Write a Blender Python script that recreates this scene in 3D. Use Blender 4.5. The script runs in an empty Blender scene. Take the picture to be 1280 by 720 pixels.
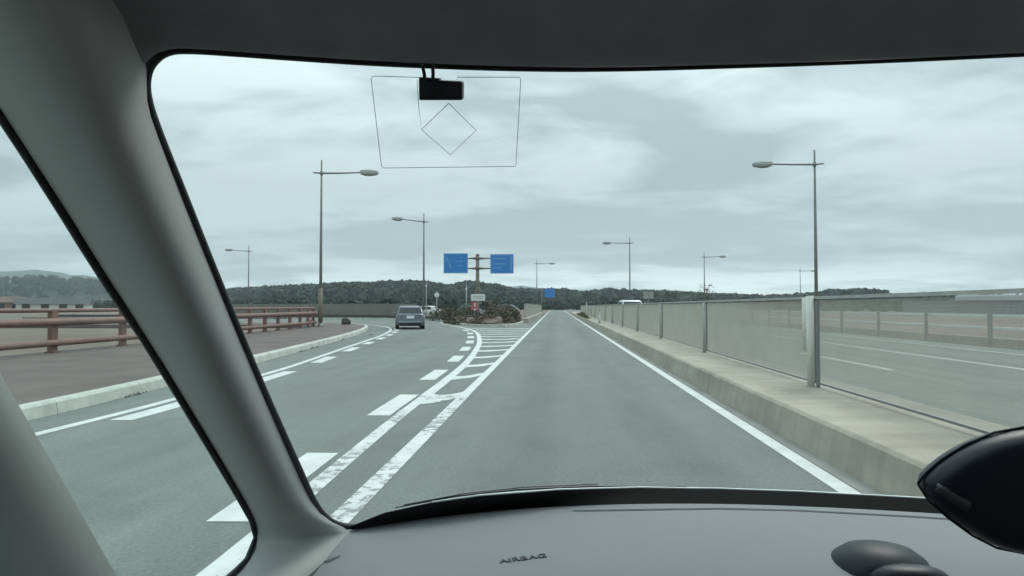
import bpy, bmesh, math, random
import numpy as np
from mathutils import Vector, Matrix

R = math.radians
scene = bpy.context.scene
COL = scene.collection

# ------------------------------------------------------------------ camera
cam_data = bpy.data.cameras.new("camera")
cam_data.sensor_width = 36.0
cam_data.lens = 23.43
cam_data.clip_start = 0.02
cam_data.clip_end = 20000
cam = bpy.data.objects.new("camera", cam_data)
COL.objects.link(cam)
cam.location = (0, 0, 1.35)
cam.rotation_euler = (R(90 + 1.5816), 0, R(3.913))
scene.camera = cam

# ------------------------------------------------------------------ sky, sun, exposure
SUN_EL, SUN_AZ = R(52), R(35)          # azimuth clockwise from +Y
world = bpy.data.worlds.new("World")
scene.world = world
world.use_nodes = True
wn, wl = world.node_tree.nodes, world.node_tree.links
wn.clear()
def W(t, **kw):
    n = wn.new(t)
    for k, v in kw.items():
        setattr(n, k, v)
    return n
def wmath(op, a, b=None, c=None):
    n = W("ShaderNodeMath", operation=op)
    for i, v in enumerate((a, b, c)):
        if v is None:
            continue
        if isinstance(v, (int, float)):
            n.inputs[i].default_value = v
        else:
            wl.new(v, n.inputs[i])
    return n.outputs[0]
w_out = W("ShaderNodeOutputWorld")
w_bg = W("ShaderNodeBackground")
w_bg.inputs["Strength"].default_value = 0.1
sky = W("ShaderNodeTexSky", sky_type="NISHITA")
sky.sun_disc = False
sky.sun_elevation = SUN_EL
sky.sun_rotation = SUN_AZ
w_tc = W("ShaderNodeTexCoord")
w_sep = W("ShaderNodeSeparateXYZ")
wl.new(w_tc.outputs["Generated"], w_sep.inputs[0])
zc = wmath("MAXIMUM", w_sep.outputs[2], 0.0)
zz = wmath("ADD", zc, 0.11)
px = wmath("DIVIDE", w_sep.outputs[0], zz)
py = wmath("DIVIDE", w_sep.outputs[1], zz)
w_cmb = W("ShaderNodeCombineXYZ")
wl.new(px, w_cmb.inputs[0]); wl.new(py, w_cmb.inputs[1])
def wnoise(scale, detail, rough, dist, off, sx=1.0, sy=1.0):
    m = W("ShaderNodeMapping")
    m.inputs["Location"].default_value = off
    m.inputs["Scale"].default_value = (sx, sy, 1)
    m.inputs["Rotation"].default_value = (0, 0, R(-14))
    wl.new(w_cmb.outputs[0], m.inputs[0])
    n = W("ShaderNodeTexNoise")
    n.inputs["Scale"].default_value = scale
    n.inputs["Detail"].default_value = detail
    n.inputs["Roughness"].default_value = rough
    n.inputs["Distortion"].default_value = dist
    wl.new(m.outputs[0], n.inputs["Vector"])
    return n.outputs["Fac"]
n_big = wnoise(0.5, 4.0, 0.55, 0.7, (3.4, 1.9, 0), 0.85, 1.2)
n_fine = wnoise(1.9, 8.0, 0.62, 0.7, (7.7, -2.3, 0), 0.8, 1.1)
n_mix = wmath("ADD", wmath("MULTIPLY", n_big, 0.68), wmath("MULTIPLY", n_fine, 0.32))
w_ramp = W("ShaderNodeValToRGB")
w_ramp.color_ramp.elements[0].position = 0.445
w_ramp.color_ramp.elements[0].color = (2.5, 3.17, 3.36, 1)
w_ramp.color_ramp.elements[1].position = 0.56
w_ramp.color_ramp.elements[1].color = (5.3, 6.15, 6.15, 1)
wl.new(n_mix, w_ramp.inputs[0])
# an overcast sky is brighter overhead than at the horizon; thin cloud lets light in low down
w_grad = W("ShaderNodeValToRGB")
g = w_grad.color_ramp
g.elements[0].position = 0.0;  g.elements[0].color = (2.5, 2.45, 2.28, 1)
g.elements[1].position = 1.0;  g.elements[1].color = (2.5, 2.5, 2.5, 1)
for p_, v_ in ((0.03, 2.2), (0.075, 1.22), (0.17, 0.90), (0.32, 1.2), (0.6, 2.0)):
    e = g.elements.new(p_); e.color = (v_, v_, v_, 1)
wl.new(zc, w_grad.inputs[0])
w_mul = W("ShaderNodeMix", data_type="RGBA", blend_type="MULTIPLY")
w_mul.inputs[0].default_value = 1.0
wl.new(w_ramp.outputs[0], w_mul.inputs[6]); wl.new(w_grad.outputs[0], w_mul.inputs[7])
w_mix = W("ShaderNodeMix", data_type="RGBA")
w_mix.inputs[0].default_value = 0.96            # cloud cover
wl.new(sky.outputs[0], w_mix.inputs[6]); wl.new(w_mul.outputs[2], w_mix.inputs[7])
wl.new(w_mix.outputs[2], w_bg.inputs[0]); wl.new(w_bg.outputs[0], w_out.inputs[0])

sun_d = bpy.data.lights.new("sun", "SUN")
sun_d.energy = 1.0
sun_d.angle = R(25)
sun_d.color = (1.0, 0.97, 0.92)
sun = bpy.data.objects.new("sun", sun_d)
COL.objects.link(sun)
sun_dir = Vector((math.sin(SUN_AZ) * math.cos(SUN_EL), math.cos(SUN_AZ) * math.cos(SUN_EL), math.sin(SUN_EL)))
sun.rotation_euler = sun_dir.to_track_quat("Z", "Y").to_euler()

vs = scene.view_settings
vs.view_transform = "Standard"; vs.look = "None"; vs.gamma = 1.0; vs.exposure = 0.75
vs.use_curve_mapping = False
scene.render.engine = "CYCLES"
cy = scene.cycles
cy.use_denoising = True
cy.use_adaptive_sampling = True; cy.adaptive_threshold = 0.02
cy.max_bounces = 10; cy.diffuse_bounces = 4; cy.glossy_bounces = 3
cy.transmission_bounces = 4; cy.transparent_max_bounces = 24; cy.volume_bounces = 0
cy.sample_clamp_indirect = 6.0

# ------------------------------------------------------------------ materials
def new_mat(name):
    m = bpy.data.materials.new(name); m.use_nodes = True
    return m, m.node_tree.nodes, m.node_tree.links, m.node_tree.nodes["Principled BSDF"]

def mat(name, col, rough=0.7, var=0.12, scale=4.0, bump=0.0, bscale=60.0, metal=0.0, col2=None, spec=0.5, detail=5.0, stretch=(1, 1, 1)):
    """Principled with two-tone noise colour and fine relief."""
    m, n, l, b = new_mat(name)
    b.inputs["Roughness"].default_value = rough
    b.inputs["Metallic"].default_value = metal
    b.inputs["Specular IOR Level"].default_value = spec
    tc = n.new("ShaderNodeTexCoord")
    mp = n.new("ShaderNodeMapping"); mp.inputs["Scale"].default_value = stretch
    l.new(tc.outputs["Object"], mp.inputs[0])
    nz = n.new("ShaderNodeTexNoise")
    nz.inputs["Scale"].default_value = scale; nz.inputs["Detail"].default_value = detail; nz.inputs["Roughness"].default_value = 0.6
    l.new(mp.outputs[0], nz.inputs["Vector"])
    rp = n.new("ShaderNodeValToRGB")
    c2 = col2 or tuple(c * (1 + var) for c in col)
    c1 = col if col2 else tuple(c * (1 - var) for c in col)
    rp.color_ramp.elements[0].position = 0.32; rp.color_ramp.elements[0].color = (*c1, 1)
    rp.color_ramp.elements[1].position = 0.68; rp.color_ramp.elements[1].color = (*c2, 1)
    l.new(nz.outputs["Fac"], rp.inputs[0]); l.new(rp.outputs[0], b.inputs["Base Color"])
    if bump:
        nb = n.new("ShaderNodeTexNoise"); nb.inputs["Scale"].default_value = bscale; nb.inputs["Detail"].default_value = 3
        l.new(tc.outputs["Object"], nb.inputs["Vector"])
        bp = n.new("ShaderNodeBump"); bp.inputs["Strength"].default_value = bump; bp.inputs["Distance"].default_value = 0.01
        l.new(nb.outputs["Fac"], bp.inputs["Height"]); l.new(bp.outputs[0], b.inputs["Normal"])
    return m

def asphalt_mat():
    m, n, l, b = new_mat("asphalt")
    b.inputs["Roughness"].default_value = 0.82
    tc = n.new("ShaderNodeTexCoord")
    def noise(scale, detail, stretch=(1, 1, 1)):
        mp = n.new("ShaderNodeMapping"); mp.inputs["Scale"].default_value = stretch
        l.new(tc.outputs["Object"], mp.inputs[0])
        z = n.new("ShaderNodeTexNoise"); z.inputs["Scale"].default_value = scale; z.inputs["Detail"].default_value = detail
        z.inputs["Roughness"].default_value = 0.65
        l.new(mp.outputs[0], z.inputs["Vector"]); return z.outputs["Fac"]
    def ramp(src, stops):
        r = n.new("ShaderNodeValToRGB"); cr = r.color_ramp
        cr.elements[0].position, cr.elements[0].color = stops[0][0], (*stops[0][1], 1)
        cr.elements[1].position, cr.elements[1].color = stops[-1][0], (*stops[-1][1], 1)
        for p_, c_ in stops[1:-1]:
            e = cr.elements.new(p_); e.color = (*c_, 1)
        l.new(src, r.inputs[0]); return r.outputs[0]
    def mul(a, c):
        x = n.new("ShaderNodeMix"); x.data_type = "RGBA"; x.blend_type = "MULTIPLY"; x.inputs[0].default_value = 1
        l.new(a, x.inputs[6]); l.new(c, x.inputs[7]); return x.outputs[2]
    base = ramp(noise(0.16, 6, (1, 0.35, 1)), [(0.3, (0.121, 0.138, 0.126)), (0.7, (0.164, 0.184, 0.168))])
    streak = ramp(noise(0.9, 5, (1.0, 0.05, 1)), [(0.3, (0.84, 0.84, 0.84)), (0.7, (1.13, 1.13, 1.13))])
    grit = ramp(noise(34, 6), [(0.3, (0.78, 0.78, 0.78)), (0.7, (1.22, 1.22, 1.22))])
    blot = ramp(noise(1.7, 7, (1, 0.5, 1)), [(0.33, (0.90, 0.90, 0.90)), (0.5, (1, 1, 1)), (0.72, (1.07, 1.07, 1.07))])
    # wheel tracks worn along the lane
    sx = n.new("ShaderNodeSeparateXYZ"); l.new(tc.outputs["Object"], sx.inputs[0])
    def mth(op, a, c):
        q = n.new("ShaderNodeMath"); q.operation = op
        for i_, v_ in enumerate((a, c)):
            if v_ is None: continue
            if isinstance(v_, float): q.inputs[i_].default_value = v_
            else: l.new(v_, q.inputs[i_])
        return q.outputs[0]
    wob = mth("MULTIPLY", noise(0.5, 3, (1, 0.15, 1)), 0.35)
    d_ = mth("ABSOLUTE", mth("SUBTRACT", mth("ABSOLUTE", mth("SUBTRACT", mth("ADD", sx.outputs[0], wob), 0.55), None), 0.78), None)
    track = ramp(d_, [(0.0, (0.87, 0.87, 0.87)), (0.42, (1, 1, 1))])
    # rain streaks, drips and old stains
    spot = ramp(noise(0.33, 7), [(0.36, (0.86, 0.86, 0.86)), (0.44, (1, 1, 1))])
    l.new(mul(mul(mul(mul(mul(base, streak), grit), blot), track), spot), b.inputs["Base Color"])
    bp = n.new("ShaderNodeBump"); bp.inputs["Strength"].default_value = 0.35; bp.inputs["Distance"].default_value = 0.006
    l.new(noise(90, 3), bp.inputs["Height"]); l.new(bp.outputs[0], b.inputs["Normal"])
    return m

def paint_mat(name, wear):
    """White road paint, flaked away in patches down to the asphalt."""
    m, n, l, b = new_mat(name)
    b.inputs["Roughness"].default_value = 0.7
    tc = n.new("ShaderNodeTexCoord")
    def noise(scale, detail, rough):
        z = n.new("ShaderNodeTexNoise"); z.inputs["Scale"].default_value = scale; z.inputs["Detail"].default_value = detail
        z.inputs["Roughness"].default_value = rough; z.inputs["Distortion"].default_value = 0.6
        l.new(tc.outputs["Object"], z.inputs["Vector"]); return z.outputs["Fac"]
    r1 = n.new("ShaderNodeValToRGB")
    r1.color_ramp.elements[0].position = 0.3; r1.color_ramp.elements[0].color = (0.50, 0.52, 0.50, 1)
    r1.color_ramp.elements[1].position = 0.7; r1.color_ramp.elements[1].color = (0.64, 0.66, 0.64, 1)
    l.new(noise(3, 5, 0.6), r1.inputs[0])
    r2 = n.new("ShaderNodeValToRGB")
    r2.color_ramp.elements[0].position = wear; r2.color_ramp.elements[0].color = (1, 1, 1, 1)
    r2.color_ramp.elements[1].position = wear + 0.035; r2.color_ramp.elements[1].color = (0, 0, 0, 1)
    fine, broad = noise(9.0, 8, 0.72), noise(0.9, 2, 0.5)
    ad = n.new("ShaderNodeMath"); ad.operation = "MULTIPLY_ADD"; ad.inputs[1].default_value = 0.55
    l.new(broad, ad.inputs[0]); l.new(fine, ad.inputs[2])
    sb = n.new("ShaderNodeMath"); sb.operation = "SUBTRACT"; sb.inputs[1].default_value = 0.275
    l.new(ad.outputs[0], sb.inputs[0]); l.new(sb.outputs[0], r2.inputs[0])
    x = n.new("ShaderNodeMix"); x.data_type = "RGBA"
    l.new(r2.outputs[0], x.inputs[0]); l.new(r1.outputs[0], x.inputs[6]); x.inputs[7].default_value = (0.24, 0.25, 0.24, 1)
    l.new(x.outputs[2], b.inputs["Base Color"])
    return m

def glass_mat(name, tint, refl=0.05):
    m = bpy.data.materials.new(name); m.use_nodes = True
    n, l = m.node_tree.nodes, m.node_tree.links
    n.clear()
    o = n.new("ShaderNodeOutputMaterial"); t = n.new("ShaderNodeBsdfTransparent"); g_ = n.new("ShaderNodeBsdfGlossy")
    g_.inputs["Roughness"].default_value = 0.02; g_.inputs["Color"].default_value = (1, 1, 1, 1)
    t.inputs["Color"].default_value = (*tint, 1)
    f = n.new("ShaderNodeMixShader"); f.inputs[0].default_value = refl
    l.new(t.outputs[0], f.inputs[1]); l.new(g_.outputs[0], f.inputs[2]); l.new(f.outputs[0], o.inputs[0])
    return m

M = {}
M["asphalt"] = asphalt_mat()
M["paint"] = paint_mat("road_paint", 0.27)
M["paint_worn"] = paint_mat("worn_road_paint", 0.425)
M["concrete"] = mat("concrete", (0.265, 0.24, 0.195), 0.85, scale=1.3, bump=0.25, bscale=40, col2=(0.385, 0.355, 0.29), stretch=(1, 0.4, 1.6), detail=7)
def streaky_concrete(name, c1, c2):
    m = mat(name, c1, 0.88, scale=1.6, bump=0.3, bscale=45, col2=c2, stretch=(1, 0.5, 1.3), detail=8)
    n, l = m.node_tree.nodes, m.node_tree.links; b = n["Principled BSDF"]
    src = b.inputs["Base Color"].links[0].from_socket
    tc = n.new("ShaderNodeTexCoord"); mp = n.new("ShaderNodeMapping"); mp.inputs["Scale"].default_value = (0.4, 3.2, 0.35)
    l.new(tc.outputs["Object"], mp.inputs[0])
    z = n.new("ShaderNodeTexNoise"); z.inputs["Scale"].default_value = 1.0; z.inputs["Detail"].default_value = 6; z.inputs["Roughness"].default_value = 0.65
    l.new(mp.outputs[0], z.inputs["Vector"])
    r = n.new("ShaderNodeValToRGB"); r.color_ramp.elements[0].position = 0.34; r.color_ramp.elements[0].color = (0.84, 0.845, 0.84, 1)
    r.color_ramp.elements[1].position = 0.56; r.color_ramp.elements[1].color = (1.02, 1.015, 1.0, 1)
    l.new(z.outputs["Fac"], r.inputs[0])
    x = n.new("ShaderNodeMix"); x.data_type = "RGBA"; x.blend_type = "MULTIPLY"; x.inputs[0].default_value = 1
    l.new(src, x.inputs[6]); l.new(r.outputs[0], x.inputs[7]); l.new(x.outputs[2], b.inputs["Base Color"])
    return m
M["concrete"] = streaky_concrete("stained_concrete", (0.28, 0.255, 0.21), (0.40, 0.37, 0.305))
M["kerb"] = mat("kerb_concrete", (0.36, 0.37, 0.34), 0.85, scale=2.2, bump=0.25, bscale=35, col2=(0.56, 0.57, 0.52), detail=8)
M["gutter"] = mat("gutter_concrete", (0.20, 0.20, 0.185), 0.9, scale=1.2, bump=0.2, col2=(0.28, 0.28, 0.26))
M["paving"] = mat("sidewalk_paving", (0.092, 0.073, 0.067), 0.85, scale=0.8, bump=0.3, bscale=80, col2=(0.142, 0.114, 0.104), detail=7)
M["field"] = mat("field_ground", (0.125, 0.095, 0.072), 0.95, scale=0.05, bump=0.0, col2=(0.20, 0.16, 0.128), detail=8)
M["soil"] = mat("verge_soil", (0.09, 0.085, 0.06), 0.95, scale=0.9, bump=0.4, bscale=9, col2=(0.17, 0.15, 0.12), detail=8)
M["mesh"] = mat("fence_mesh_wire", (0.47, 0.45, 0.40), 0.6, 0.06, 2.0)
M["galv_light"] = mat("light_galvanised_steel", (0.62, 0.62, 0.57), 0.65, 0.08, 5.0, metal=0.0)
M["glint_trim"] = mat("cowl_painted_glint", (0.55, 0.58, 0.58), 0.3, 0.1, 9.0, metal=0.3)  # pale colour stands in for the bright reflection along the cowl edge
M["galv"] = mat("galvanised_steel", (0.36, 0.365, 0.345), 0.6, 0.12, 5.0, metal=0.0)
M["galv_dark"] = mat("weathered_steel", (0.19, 0.20, 0.195), 0.55, 0.12, 5.0, metal=0.25)
M["brown_rail"] = mat("brown_painted_steel", (0.19, 0.108, 0.09), 0.6, 0.14, 3.0)
M["brown_pole"] = mat("brown_sign_pole", (0.17, 0.145, 0.11), 0.6, 0.1, 3.0)
M["dark_rail"] = mat("dark_guard_rail", (0.055, 0.055, 0.05), 0.7, 0.2, 3.0)
M["white_rail"] = mat("white_guard_rail", (0.62, 0.62, 0.60), 0.6, 0.1, 2.0)
M["lamp_head"] = mat("lamp_housing", (0.36, 0.38, 0.38), 0.5, 0.08, 4.0)
M["lamp_lens"] = mat("lamp_lens", (0.20, 0.22, 0.225), 0.25, 0.05, 4.0)
M["blue_sign"] = mat("blue_sign_face", (0.030, 0.205, 0.54), 0.45, 0.06, 2.0)
M["white_sign"] = mat("white_sign_face", (0.66, 0.68, 0.67), 0.5, 0.05, 2.0)
M["sign_mark"] = mat("sign_lettering", (0.13, 0.33, 0.60), 0.5, 0.1, 3.0)
M["sign_back"] = mat("sign_back", (0.30, 0.31, 0.30), 0.5, 0.08, 3.0, metal=0.3)
M["red_sign"] = mat("red_sign_face", (0.34, 0.10, 0.095), 0.5, 0.1, 3.0)
M["rock"] = mat("rock", (0.15, 0.115, 0.10), 0.9, scale=2.2, bump=0.5, bscale=6, col2=(0.26, 0.20, 0.175))
M["dark_rock"] = mat("dark_rock", (0.03, 0.028, 0.027), 0.9, scale=3, col2=(0.06, 0.055, 0.05))
M["leaf_dark"] = mat("forest_leaves", (0.028, 0.047, 0.037), 0.9, scale=0.03, col2=(0.046, 0.068, 0.048), detail=6, spec=0.2)
M["hill"] = mat("forest_floor", (0.018, 0.032, 0.020), 0.95, scale=0.02, col2=(0.036, 0.052, 0.030), spec=0.1)
M["mountain"] = mat("far_forest", (0.030, 0.050, 0.038), 0.95, scale=0.006, col2=(0.050, 0.072, 0.052), spec=0.1)
M["shrub"] = mat("shrub_leaves", (0.07, 0.072, 0.045), 0.8, scale=1.5, col2=(0.16, 0.135, 0.095), spec=0.25)
M["dry_shrub"] = mat("dry_shrub_leaves", (0.12, 0.095, 0.065), 0.85, scale=1.5, col2=(0.22, 0.16, 0.12), spec=0.2)
M["bark"] = mat("bark", (0.07, 0.055, 0.042), 0.9, 0.25, 6.0)
M["grass"] = mat("roadside_weeds", (0.06, 0.072, 0.03), 0.85, scale=2, col2=(0.15, 0.15, 0.075), spec=0.2)
M["car_silver"] = mat("silver_blue_paint", (0.17, 0.195, 0.225), 0.28, 0.04, 2.0, metal=0.55)
M["car_white"] = mat("white_car_paint", (0.70, 0.71, 0.70), 0.3, 0.03, 2.0)
M["car_dark"] = mat("dark_car_paint", (0.05, 0.055, 0.06), 0.3, 0.05, 2.0)
M["car_glass"] = mat("car_window_glass", (0.012, 0.016, 0.018), 0.08, 0.1, 2.0)
M["tyre"] = mat("tyre_rubber", (0.012, 0.012, 0.012), 0.85, 0.2, 8.0)
M["rim"] = mat("wheel_rim", (0.32, 0.33, 0.33), 0.4, 0.1, 8.0, metal=0.6)
M["tail_light"] = mat("tail_light_lens", (0.16, 0.03, 0.03), 0.25, 0.1, 8.0)
M["plate"] = mat("number_plate", (0.70, 0.71, 0.70), 0.5, 0.05, 8.0)
M["trim"] = mat("cabin_trim", (0.385, 0.388, 0.375), 0.75, 0.03, 3.0, bump=0.06, bscale=900, spec=0.3)
M["lining"] = mat("roof_lining", (0.235, 0.24, 0.245), 0.95, 0.05, 30.0, bump=0.10, bscale=1200, spec=0.15)
M["dash"] = mat("dashboard_plastic", (0.185, 0.19, 0.195), 0.6, 0.03, 4.0, bump=0.10, bscale=1100, spec=0.35)
M["rubber"] = mat("window_rubber", (0.010, 0.012, 0.013), 0.5, 0.2, 30.0)
M["frit"] = mat("black_glass_border", (0.006, 0.007, 0.007), 0.35, 0.2, 30.0)
M["cowl"] = mat("cowl_strip_plastic", (0.012, 0.014, 0.014), 0.3, 0.2, 20.0)
M["letter"] = mat("moulded_lettering", (0.085, 0.09, 0.092), 0.7, 0.1, 30.0)
M["slot"] = mat("vent_slot", (0.06, 0.065, 0.068), 0.7, 0.1, 30.0)
M["black_plastic"] = mat("black_plastic", (0.016, 0.019, 0.022), 0.42, 0.15, 20.0, bump=0.05, bscale=900)
M["grey_plastic"] = mat("grey_plastic", (0.018, 0.022, 0.024), 0.42, 0.1, 20.0, spec=0.25)
M["strip"] = mat("grey_strip", (0.035, 0.039, 0.04), 0.6, 0.1, 20.0, spec=0.25)
M["panel"] = mat("brown_grey_panel", (0.185, 0.175, 0.155), 0.8, 0.1, 0.6)
M["device"] = mat("device_shell", (0.006, 0.009, 0.013), 0.38, 0.15, 12.0, spec=0.3)
M["antenna"] = mat("antenna_wire", (0.20, 0.23, 0.24), 0.6, 0.1, 20.0)
M["body_dark"] = mat("car_floor_lining", (0.22, 0.22, 0.215), 0.9, 0.1, 5.0)
M["windshield"] = glass_mat("windshield_glass", (0.972, 0.985, 0.98), 0.015)
M["dimming_glass"] = glass_mat("dimming_glass", (0.50, 0.53, 0.53), 0.02)  # dark tint added to the unseen rear panes to dim the cabin
M["side_glass"] = glass_mat("side_window_glass", (0.955, 0.985, 0.975), 0.018)
M["wall_white"] = mat("white_render_wall", (0.58, 0.585, 0.57), 0.85, 0.06, 0.3)
M["wall_cream"] = mat("cream_wall", (0.47, 0.44, 0.37), 0.85, 0.06, 0.3)
M["wall_grey"] = mat("grey_metal_wall", (0.15, 0.17, 0.185), 0.7, 0.08, 0.3)
M["wall_brown"] = mat("brown_wall", (0.23, 0.16, 0.12), 0.85, 0.08, 0.3)
M["roof_dark"] = mat("dark_tile_roof", (0.07, 0.075, 0.08), 0.7, 0.12, 0.8)
M["roof_red"] = mat("red_roof", (0.15, 0.095, 0.08), 0.7, 0.1, 0.8)
M["roof_blue"] = mat("slate_blue_roof", (0.12, 0.16, 0.20), 0.6, 0.1, 0.8)
M["roof_pale"] = mat("pale_metal_roof", (0.50, 0.52, 0.53), 0.5, 0.06, 0.4)
M["pane"] = mat("house_window_pane", (0.03, 0.036, 0.042), 0.12, 0.1, 1.0)

# ------------------------------------------------------------------ mesh helpers
class MB:
    """collects shapes; build() links them as one mesh object"""
    def __init__(s): s.v, s.f, s.smooth = [], [], []
    def add(s, verts, faces, smooth=False):
        o = len(s.v); s.v += [tuple(p) for p in verts]
        s.f += [tuple(i + o for i in f) for f in faces]; s.smooth += [smooth] * len(faces); return s
    def box(s, c, d, rz=0.0):
        cx, cy_, cz = c; hx, hy, hz = d[0] / 2, d[1] / 2, d[2] / 2
        ca, sa = math.cos(rz), math.sin(rz); vv = []
        for z in (-hz, hz):
            for x, y in ((-hx, -hy), (hx, -hy), (hx, hy), (-hx, hy)):
                vv.append((cx + x * ca - y * sa, cy_ + x * sa + y * ca, cz + z))
        return s.add(vv, [(3, 2, 1, 0), (4, 5, 6, 7), (0, 1, 5, 4), (1, 2, 6, 5), (2, 3, 7, 6), (3, 0, 4, 7)])
    def tube(s, pts, rad, n=8, cap=True, smooth=True):
        pts = [Vector(p) for p in pts]
        if isinstance(rad, (int, float)): rad = [rad] * len(pts)
        vv, ff = [], []
        prev = None
        for i, p in enumerate(pts):
            t = (pts[min(i + 1, len(pts) - 1)] - pts[max(i - 1, 0)]).normalized()
            if prev is None:
                a = Vector((0, 0, 1)) if abs(t.z) < 0.9 else Vector((1, 0, 0))
                u = t.cross(a).normalized()
            else:
                u = (prev - t * prev.dot(t)).normalized()
            prev = u; w = t.cross(u)
            for k in range(n):
                an = 2 * math.pi * k / n
                vv.append(p + (u * math.cos(an) + w * math.sin(an)) * rad[i])
        for i in range(len(pts) - 1):
            for k in range(n):
                k2 = (k + 1) % n
                ff.append((i * n + k, i * n + k2, (i + 1) * n + k2, (i + 1) * n + k))
        s.add(vv, ff, smooth)
        if cap:
            o = len(s.v) - len(vv)
            s.f.append(tuple(o + k for k in range(n))[::-1]); s.smooth.append(False)
            e = o + (len(pts) - 1) * n
            s.f.append(tuple(e + k for k in range(n))); s.smooth.append(False)
        return s
    def grid(s, rows, smooth=True):
        nr, nc = len(rows), len(rows[0])
        vv = [p for r in rows for p in r]
        ff = [(i * nc + j, i * nc + j + 1, (i + 1) * nc + j + 1, (i + 1) * nc + j) for i in range(nr - 1) for j in range(nc - 1)]
        return s.add(vv, ff, smooth)
    def prism(s, poly, z0, z1):
        n = len(poly)
        vv = [(x, y, z0) for x, y in poly] + [(x, y, z1) for x, y in poly]
        ff = [tuple(range(n))[::-1], tuple(range(n, 2 * n))] + [(i, (i + 1) % n, n + (i + 1) % n, n + i) for i in range(n)]
        return s.add(vv, ff)
    def loft(s, rings, smooth=True, cap=True):
        n = len(rings[0]); vv = [p for r in rings for p in r]
        ff = [(i * n + k, i * n + (k + 1) % n, (i + 1) * n + (k + 1) % n, (i + 1) * n + k) for i in range(len(rings) - 1) for k in range(n)]
        s.add(vv, ff, smooth)
        if cap:
            o = len(s.v) - len(vv)
            s.f.append(tuple(o + k for k in range(n))[::-1]); s.smooth.append(False)
            e = o + (len(rings) - 1) * n
            s.f.append(tuple(e + k for k in range(n))); s.smooth.append(False)
        return s
    def mesh(s, name, m, recalc=True):
        me = bpy.data.meshes.new(name)
        me.from_pydata(s.v, [], s.f)
        me.polygons.foreach_set("use_smooth", s.smooth)
        if recalc:
            bm = bmesh.new(); bm.from_mesh(me)
            bmesh.ops.recalc_face_normals(bm, faces=bm.faces)
            bm.to_mesh(me); bm.free()
        me.materials.append(M[m]); me.update()
        return me
    def build(s, name, m, parent=None, recalc=True):
        return link(name, s.mesh(name, m, recalc), parent)

def link(name, me, parent=None):
    o = bpy.data.objects.new(name, me)
    COL.objects.link(o)
    if parent is not None: o.parent = parent
    return o

def tag(o, label, cat, group=None):
    o["label"] = label; o["category"] = cat
    if group: o["group"] = group
    return o

def thing(name, label, cat, loc=(0, 0, 0), rz=0.0, group=None):
    o = bpy.data.objects.new(name, None); COL.objects.link(o)
    o.location = loc; o.rotation_euler = (0, 0, rz); o.empty_display_size = 0.2
    return tag(o, label, cat, group)

def struct(o, kind="structure"):
    o["kind"] = kind; return o

def copy_tree(o, parent=None):
    c = o.copy(); COL.objects.link(c); c.parent = parent
    for ch in o.children: copy_tree(ch, c)
    return c

def bevel(o, w, seg=2):
    md = o.modifiers.new("bevel", "BEVEL"); md.width = w; md.segments = seg; md.limit_method = "ANGLE"; md.angle_limit = R(35)
    return o

def curve(pts, step):
    """Catmull-Rom through 2-D points, resampled evenly"""
    P = np.array(pts, float); P = np.vstack([2 * P[0] - P[1], P, 2 * P[-1] - P[-2]])
    out = []
    for i in range(1, len(P) - 2):
        a, b, c, d = P[i - 1:i + 3]
        for t in np.linspace(0, 1, 24, endpoint=False):
            out.append(0.5 * (2 * b + (c - a) * t + (2 * a - 5 * b + 4 * c - d) * t * t + (3 * b - a - 3 * c + d) * t ** 3))
    out.append(P[-2]); out = np.array(out)
    s = np.r_[0, np.cumsum(np.linalg.norm(np.diff(out, axis=0), axis=1))]
    n = max(2, int(round(s[-1] / step)) + 1); t = np.linspace(0, s[-1], n)
    return np.c_[np.interp(t, s, out[:, 0]), np.interp(t, s, out[:, 1])]

def offset(path, d):
    """to the left of travel for d > 0"""
    t = np.gradient(path, axis=0); t /= np.linalg.norm(t, axis=1)[:, None]
    return path + np.c_[-t[:, 1], t[:, 0]] * d

def ribbon(mb, path, w, z):
    a, b = offset(path, w / 2), offset(path, -w / 2)
    mb.grid([[(p[0], p[1], z), (q[0], q[1], z)] for p, q in zip(a, b)], False)
    return mb

def at_y(path, y):
    o = np.argsort(path[:, 1]); return float(np.interp(y, path[o, 1], path[o, 0]))

# ------------------------------------------------------------------ measured outlines of the cabin (metres)
SEAL=[(0.3756,0.5413,1.5468),(0.2533,0.5375,1.5427),(0.1263,0.5231,1.5364),(0.0387,0.5070,1.5307),(-0.0334,0.4887,1.5264),(-0.1116,0.4633,1.5222),(-0.1626,0.4438,1.5198),(-0.2096,0.4239,1.5175),(-0.2360,0.4122,1.5159),(-0.2489,0.4076,1.5138),(-0.2593,0.4078,1.5080),(-0.2671,0.4123,1.4992),(-0.2717,0.4209,1.4879),(-0.2739,0.4359,1.4714),(-0.2760,0.4695,1.4359),(-0.2801,0.5374,1.3642),(-0.2840,0.6230,1.2743),(-0.2860,0.7073,1.1868),(-0.2868,0.7709,1.1210),(-0.2829,0.8009,1.0932),(-0.2737,0.8231,1.0771),(-0.2574,0.8422,1.0691)]
SEAL_R=[0.0018,0.0017,0.0018,0.0019,0.0020,0.0021,0.0023,0.0024,0.0026,0.0030,0.0035,0.0037,0.0036,0.0035,0.0036,0.0039,0.0043,0.0048,0.0050,0.0049,0.0044,0.0034]
HEAD_EDGE=[(0.3735,0.5383,1.5459),(0.2518,0.5343,1.5418),(0.1255,0.5199,1.5355),(0.0384,0.5038,1.5299),(-0.0332,0.4856,1.5256),(-0.1108,0.4604,1.5215),(-0.1616,0.4409,1.5191),(-0.2082,0.4212,1.5168),(-0.2345,0.4096,1.5153)]
CORNER=[(-0.2686,0.4064,1.4952),(-0.2615,0.4026,1.5030),(-0.2540,0.4016,1.5081),(-0.2442,0.4026,1.5123)]
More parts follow.
